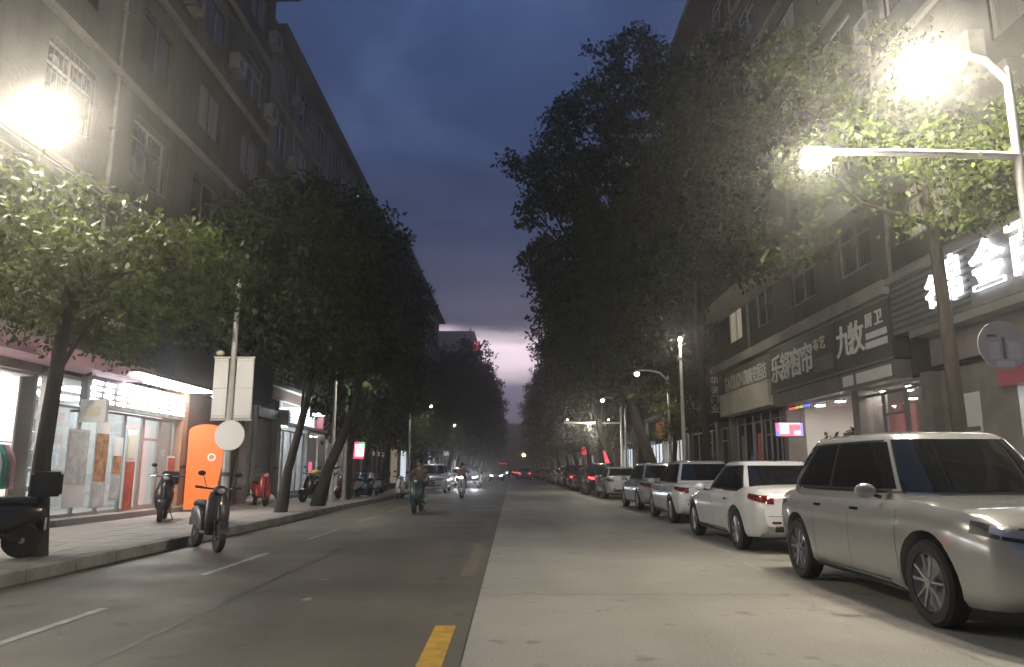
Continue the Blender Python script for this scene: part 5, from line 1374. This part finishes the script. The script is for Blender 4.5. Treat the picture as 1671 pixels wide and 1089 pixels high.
    if box:
        m_ = MB(); m_.box(-.19, .19, -1.0, -.64, .80, 1.12, 'black_plastic'); bx_ = m_.build('top_box', root)
        bm = bmesh.new(); bm.from_mesh(bx_.data); bmesh.ops.bevel(bm, geom=bm.edges[:], offset=.03, segments=2, affect='EDGES'); bm.to_mesh(bx_.data); bm.free()
    if blanket:
        m_ = MB(); R_ = []
        for i in range(8):
            z = .30 + i * .105; R_.append([((.27 - .04 * abs(i - 4) / 4) * math.sin(a) * (1 + .05 * math.sin(9 * a + i)), .46 + .07 * math.cos(a) + .015 * math.sin(7 * a + i * 2) - .02 * i, z) for a in (PI / 2 * (k / 7 - 1) * 1.1 for k in range(15))])
        m_.grid(R_, 'cloth_blanket'); m_.grid([[(p[0] * .98, p[1] - .02, p[2]) for p in r] for r in R_], 'cloth_blanket', True); m_.build('wind_blanket', root, 70)
    return root
SK = dict(white=make_scooter('scoot_white'), blue=make_scooter('scoot_blue'), teal=make_scooter('scoot_teal', box=True), red=make_scooter('scoot_red'), grey=make_scooter('scoot_grey', blanket=True), dark=make_scooter('scoot_dark'), black=make_scooter('scoot_black', box=True), silver=make_scooter('sign_back', lit=True))
SS = {k: snapshot(v) for k, v in SK.items()}
su = set()
def place_scooter(k, x, y, rz, label, z=.168, lean=-.06, group='scooters parked along the kerb'):
    o = SK[k] if k not in su else copy_tree(SS[k]); su.add(k)
    o.location = (x, y, z); o.rotation_euler = (0, lean, rz); tag(o, label, 'scooter', group); return o
place_scooter('dark', -5.1, 12.7, math.radians(218), 'dark scooter standing alone in the road by the kerb', z=.003)
place_scooter('black', -7.0, 9.75, math.radians(120), 'black scooter with top box beside the small lamplit tree')
place_scooter('teal', -7.6, 9.3, math.radians(100), 'teal scooter with top box behind the black one by the white lit shop')
place_scooter('black', -8.05, 17.4, math.radians(200), 'black scooter on the pavement before the glass door posters')
place_scooter('red', -8.25, 24.6, math.radians(215), 'red scooter on the pavement past the orange light box')
place_scooter('black', -7.3, 27.6, math.radians(160), 'black scooter with top box behind the thick leaning trunk')
place_scooter('grey', -7.4, 29.8, math.radians(190), 'grey scooter with blanket beside the slim lamp pole')
place_scooter('red', -6.9, 31.0, math.radians(170), 'red scooter between the slim lamp pole and the white scooter on the pavement')
place_scooter('white', -7.0, 32.2, math.radians(150), 'white scooter on the pavement between red and blue scooters')
place_scooter('blue', -6.6, 33.4, math.radians(165), 'blue scooter standing across the pavement in the scooter row')
place_scooter('white', -6.5, 35.0, math.radians(170), 'white scooter past the blue one in the scooter row')
place_scooter('white', -5.15, 34.6, math.radians(182), 'white scooter parked on the road facing along the kerb', z=.003)
place_scooter('black', -6.9, 37.5, math.radians(150), 'black scooter at the far end of the scooter row')

def ell_head(m_, c, skin='skin', turn=0.0):
    R_ = []
    for i in range(13):
        ph = PI * i / 12; r = []
        for j in range(19):
            th = 2 * PI * j / 18; x, y, z = .076 * math.sin(ph) * math.cos(th), .094 * math.sin(ph) * math.sin(th), .118 * math.cos(ph)
            if z < -.03: x *= 1 - .25 * (-z - .03) / .09; y += .012
            if abs(th - PI / 2) < .25 and -.04 < z < .03: y += .018            # nose
            r.append((c[0] + x, c[1] + y, c[2] + z))
        R_.append(r)
    m_.grid(R_, skin, True)
    for s_ in (-1, 1):
        m_.sphere((c[0] + s_ * .030, c[1] + .086, c[2] + .008), .011, 'hair', 6, 5)
        m_.sphere((c[0] + s_ * .078, c[1] - .005, c[2] - .005), (.012, .022, .032), skin, 6, 5)
    m_.box(c[0] - .024, c[0] + .024, c[1] + .082, c[1] + .092, c[2] - .062, c[2] - .052, 'lamp_red')
def person_mesh(J, E, top, trousers, zsplit, head, hands):
    """J joints name -> (x, y, z, radius); E edges; one skinned surface"""
    names = list(J); me = bpy.data.meshes.new('person_body')
    me.from_pydata([J[k][:3] for k in names], [(names.index(a), names.index(b)) for a, b in E], [])
    ob = bpy.data.objects.new('tmp', me); COL.objects.link(ob)
    md = ob.modifiers.new('skin', 'SKIN'); md.use_smooth_shade = True
    for i, k in enumerate(names):
        r = J[k][3]; sv = me.skin_vertices[0].data[i]; sv.radius = (r, r); sv.use_root = (k == 'pelvis')
    sb = ob.modifiers.new('s', 'SUBSURF'); sb.levels = 1; sb.render_levels = 1
    dg = bpy.context.evaluated_depsgraph_get(); dg.update()
    me2 = bpy.data.meshes.new_from_object(ob.evaluated_get(dg)); bpy.data.objects.remove(ob)
    m_ = MB(); vs_ = [v.co.copy() for v in me2.vertices]
    groups = {}
    segs = [(Vector(J[a][:3]), Vector(J[b][:3]), a, b) for a, b in E]
    for p in me2.polygons:
        c = p.center; best = None
        for a, b, na, nb in segs:
            d = b - a; t = max(0, min(1, (c - a).dot(d) / max(d.length_squared, 1e-9))); q = (a + d * t - c).length
            if best is None or q < best[0]: best = (q, nb, t)
        nb = best[1]
        mt = trousers if nb[:3] in ('hip', 'kne', 'ank') else 'hair' if nb[:3] == 'toe' else 'skin' if nb[:3] in ('nec', 'hea') or nb[:3] == 'wri' and best[2] > .7 else top
        groups.setdefault(mt, []).append(tuple(p.vertices))
    for mt, fs_ in groups.items():
        k = m_.mi(mt)
        if not m_.v: m_.v = [tuple(v) for v in vs_]
        m_.f += fs_; m_.m += [k] * len(fs_)
    ell_head(m_, head)
    for (w, d, s_) in hands:                        # palm and five bent fingers
        w, d = Vector(w), Vector(d).normalized(); sd = Vector((s_, 0, 0)); dn = Vector((0, 0, -1))
        pe = w + d * .08; m_.tube([w, w + d * .04, pe], [.026, .036, .034], 'skin', 8)
        for k in range(4):
            b0 = pe + sd * (-.027 + .018 * k); ln = (.032, .038, .036, .028)[k]
            m_.tube([b0, b0 + d * ln + dn * .008, b0 + d * ln * 1.2 + dn * (.015 + ln * .8)], [.009, .0085, .007], 'skin', 6)
        t0 = w + d * .03 - sd * .03; m_.tube([t0, t0 - sd * .022 + d * .03 + dn * .01, t0 - sd * .02 + d * .055 + dn * .03], [.011, .0095, .008], 'skin', 6)
    return m_.mesh('person_body', 60)
def rider(label, x, y, rz, top, trousers, helmet):
    J = dict(pelvis=(0, -.30, .86, .145), waist=(0, -.27, 1.02, .13), chest=(0, -.20, 1.22, .15), neckb=(0, -.17, 1.38, .06), headb=(0, -.15, 1.46, .05))
    E = [('pelvis', 'waist'), ('waist', 'chest'), ('chest', 'neckb'), ('neckb', 'headb')]
    for s_, n in ((-1, 'l'), (1, 'r')):
        J['shoulder' + n] = (s_ * .19, -.18, 1.30, .065); J['elbow' + n] = (s_ * .30, .02, 1.10, .048); J['wrist' + n] = (s_ * .31, .215, 1.055, .034)
        J['hip' + n] = (s_ * .11, -.24, .84, .10); J['knee' + n] = (s_ * .16, .13, .76, .072); J['ankle' + n] = (s_ * .13, .12, .40, .05); J['toe' + n] = (s_ * .14, .27, .365, .035)
        E += [('chest', 'shoulder' + n), ('shoulder' + n, 'elbow' + n), ('elbow' + n, 'wrist' + n), ('pelvis', 'hip' + n), ('hip' + n, 'knee' + n), ('knee' + n, 'ankle' + n), ('ankle' + n, 'toe' + n)]
    hands = [((s_ * .31, .215, 1.055), (.0, .6, -.25), s_) for s_ in (-1, 1)]
    root = empty('person', (x, y, .003), rz); tag(root, label, 'person', 'people on the street')
    put('person_body', person_mesh(J, E, top, trousers, .9, (0, -.13, 1.535), hands), root)
    m_ = MB(); R_ = []
    for i in range(8):
        ph = PI * .58 * i / 7; R_.append([(.105 * math.sin(ph) * math.cos(2 * PI * j / 16), -.145 + .125 * math.sin(ph) * math.sin(2 * PI * j / 16), 1.555 + .125 * math.cos(ph)) for j in range(17)])
    m_.grid(R_, helmet, True); m_.build('helmet' if helmet != 'hair' else 'hair', root, 60)
    return root
rider('person in brownish rose jacket riding the teal scooter towards the camera', -2.95, 23.6, PI - .06, 'cloth_rose', 'cloth_dark', 'hair')
place_scooter('teal', -2.95, 23.6, PI - .06, 'teal scooter ridden on the road by the person in brownish rose', z=.003, lean=0, group='scooters being ridden')
rider('person in orange brown top and helmet riding ahead of the bright headlights', -2.4, 36.0, PI, 'cloth_orange', 'cloth_dark', 'helmet')
place_scooter('silver', -2.4, 36.0, PI, 'silver scooter with lit lamp ridden ahead of the bright headlights', z=.003, lean=0, group='scooters being ridden')
def walker(label, x, y, rz, top, trousers):
    J = dict(pelvis=(0, 0, .93, .13), waist=(0, .0, 1.06, .115), chest=(0, 0, 1.26, .14), neckb=(0, 0, 1.42, .055), headb=(0, .01, 1.50, .05))
    E = [('pelvis', 'waist'), ('waist', 'chest'), ('chest', 'neckb'), ('neckb', 'headb')]
    for s_, n in ((-1, 'l'), (1, 'r')):
        J['shoulder' + n] = (s_ * .18, 0, 1.34, .06); J['elbow' + n] = (s_ * .24, s_ * .06, 1.08, .045); J['wrist' + n] = (s_ * .25, .06 + s_ * .1, .86, .033)
        J['hip' + n] = (s_ * .09, 0, .88, .095); J['knee' + n] = (s_ * .10, s_ * .10 + .03, .49, .065); J['ankle' + n] = (s_ * .10, s_ * .14, .09, .045); J['toe' + n] = (s_ * .11, s_ * .14 + .15, .04, .035)
        E += [('chest', 'shoulder' + n), ('shoulder' + n, 'elbow' + n), ('elbow' + n, 'wrist' + n), ('pelvis', 'hip' + n), ('hip' + n, 'knee' + n), ('knee' + n, 'ankle' + n), ('ankle' + n, 'toe' + n)]
    root = empty('person', (x, y, .003), rz); tag(root, label, 'person', 'people on the street')
    put('person_body', person_mesh(J, E, top, trousers, .9, (0, .025, 1.575), [((s_ * .25, .06 + s_ * .1, .86), (0, .1, -1), s_) for s_ in (-1, 1)]), root)
    m_ = MB(); R_ = []
    for i in range(8):
        ph = PI * .55 * i / 7; R_.append([(.086 * math.sin(ph) * math.cos(2 * PI * j / 16), .012 + .105 * math.sin(ph) * math.sin(2 * PI * j / 16), 1.59 + .115 * math.cos(ph)) for j in range(17)])
    m_.grid(R_, 'hair', True); m_.build('hair', root, 60)
walker('person in pale top and grey trousers walking behind the stopped white car', -4.75, 51.5, PI, 'cloth_pale', 'cloth_grey')

# ================================================================== SMALL THINGS
# clothes rack at the front of the white lit shop
r_ = empty('clothes_rack', (-9.9, 14.0, .3)); tag(r_, 'rail of hanging clothes inside the white lit shop', 'clothes rack')
m_ = MB()
for yy in (-.7, .7): m_.tube([(0, yy, 0), (0, yy, 1.55)], .016, 'chrome', 6); m_.tube([(-.25, yy, .03), (.25, yy, .03)], .016, 'chrome', 6)
m_.tube([(0, -.7, 1.55), (0, .7, 1.55)], .014, 'chrome', 6); m_.build('rail', r_)
for k in range(10):
    yy = -.6 + k * .13; m_ = MB(); R_ = []
    for i in range(6): R_.append([((.05 + .17 * min(1, i / 1.5)) * math.cos(a), yy + .035 * math.sin(a) * (1 + .2 * math.sin(3 * a + k)), 1.5 - i * .17) for a in (2 * PI * j / 12 for j in range(13))])
    m_.grid(R_, ('cloth_pale', 'teal', 'cloth_grey', 'pink', 'sign_white', 'plate_green')[k % 6]); m_.build('garment', r_, 60)
# bin with yellow lid
b_ = empty('street_bin', (-8.2, 31.2, .168)); tag(b_, 'green bin with yellow lid before the pale blue lit shop', 'bin')
m_ = MB(); m_.lathe([(.24, 0), (.26, .06), (.29, .85), (.30, .9)], 'Z', (0, 0, 0), 'teal', 16); m_.build('body', b_, 40)
m_ = MB(); m_.lathe([(.32, .9), (.32, .96), (.2, 1.12), (.05, 1.16)], 'Z', (0, 0, 0), 'yellow', 16); m_.build('lid', b_, 40)
# potted plant in the curtain shop entrance
p_ = empty('potted_plant', (9.9, 21.9, .3)); tag(p_, 'potted plant in the lit entrance of the curtain shop', 'plant')
m_ = MB(); m_.lathe([(.16, 0), (.24, .4), (.26, .42), (.22, .40)], 'Z', (0, 0, 0), 'sign_brown', 14); m_.build('pot', p_, 40)
m_ = MB(); m_.tube([(0, 0, .35), (.03, 0, 1.2), (-.03, .05, 1.8)], [.03, .025, .012], 'bark', 6); m_.build('stem', p_)
put('foliage', crown_mesh([((0, 0, 1.7), (.6, .6, .5)), ((.2, .2, 1.3), (.5, .5, .3))], 500, .2, 'leaf', 91, .15), p_)
# white bags on the pavement by the shutters
for k, (x, y, lab) in enumerate(((-8.7, 25.4, 'larger white sack slumped beside the red scooter'), (-8.5, 26.3, 'smaller white sack lying before the closed shutter'))):
    m_ = MB(); R_ = []; rd = random.Random(k)
    for i in range(9):
        ph = PI * i / 8; R_.append([((.26 - .05 * k) * math.sin(ph) * math.cos(2 * PI * j / 12) * (1 + .12 * math.sin(3 * j + i)), (.34 - .08 * k) * math.sin(ph) * math.sin(2 * PI * j / 12), .16 + .16 * math.cos(ph) * (1 + .1 * math.sin(2 * j))) for j in range(12)] )
    for r in R_: r.append(r[0])
    m_.grid(R_, 'sign_white', True); o = m_.build('white_sack', None, 60, (x, y, .17)); tag(o, lab, 'sack', 'sacks before the shutters')
# overhead cables along the left fronts
for k, (z0, x_) in enumerate(((7.6, -8.95), (7.3, -8.9))):
    m_ = MB(); pts = [(x_, 3 + i * 2.0, z0 - .35 * math.sin(PI * ((i % 12) / 12))) for i in range(49)]
    m_.tube(pts, .018, 'black_plastic', 5); o = m_.build('overhead_cable'); tag(o, ('upper' if k == 0 else 'lower') + ' black cable strung along the fronts above the pink canopy', 'cable', 'cables along the fronts')
    for i in (0, 12, 24, 36, 48):
        b = MB(); b.box(FL + .0, x_ + .01, 3 + i * 2.0 - .02, 3 + i * 2.0 + .02, z0 - .02, z0 + .02, 'frame_dark'); b.build('bracket', o)

# shelving inside the two lit shops
def shelving(label, x, y0, y1, face, seed):
    r = random.Random(seed); o = empty('shelf_unit', (x, y0, .3)); tag(o, label, 'shelf'); L_ = y1 - y0
    m_ = MB(); m_.box(-.2, .2, -.02, 0, 0, 2.3, 'ac'); m_.box(-.2, .2, L_, L_ + .02, 0, 2.3, 'ac'); m_.build('side_panel', o)
    for k in range(5):
        z = .1 + k * .48; m_ = MB(); m_.box(-.2, .2, .002, L_ - .002, z, z + .03, 'shop_white'); m_.build('shelf_board', o)
        y = .04
        while y < L_ - .2:
            w = r.uniform(.08, .2); h = r.uniform(.14, .36); m_ = MB(); m_.box(-.14, .14, y, y + w, z + .031, z + .031 + h, r.choice(('print_pale', 'print_brown', 'print_red', 'teal', 'sign_cream', 'sign_white', 'scoot_blue', 'cloth_grey'))); m_.build('goods_box', o); y += w + r.uniform(.01, .08)
shelving('long shelf of goods along the back wall of the shop with posters', -13.2, 16.2, 20.8, 1, 1)
shelving('shelf of goods behind the hanging clothes in the white lit shop', -13.3, 11.0, 14.6, 1, 2)
shelving('shelf of goods along the back of the pale blue lit shop', -13.2, 30.8, 34.0, 1, 3)
# ================================================================== HAZE ADDED TO IMITATE LENS GLARE
HAZE = 0.0045
hz = MB(); hz.box(-405, 405, -95, 485, -1.0, 37.0, 'soil')
hm = hz.mesh('glare_haze'); hm.materials.clear()
m = bpy.data.materials.new('glare_air'); m.use_nodes = True
nt = m.node_tree; nt.nodes.remove(nt.nodes['Principled BSDF'])
pv = nt.nodes.new('ShaderNodeVolumePrincipled'); pv.inputs['Color'].default_value = (.93, .93, .92, 1); pv.inputs['Density'].default_value = HAZE; pv.inputs['Anisotropy'].default_value = 0.9
nt.links.new(pv.outputs[0], nt.nodes['Material Output'].inputs['Volume'])
hm.materials.append(m); h_ = put('glare_haze', hm); tag(h_, 'thin scattering air added to imitate lens glare around the street lamps', None, None, 'stuff')
h_['category'] = 'glare_haze'
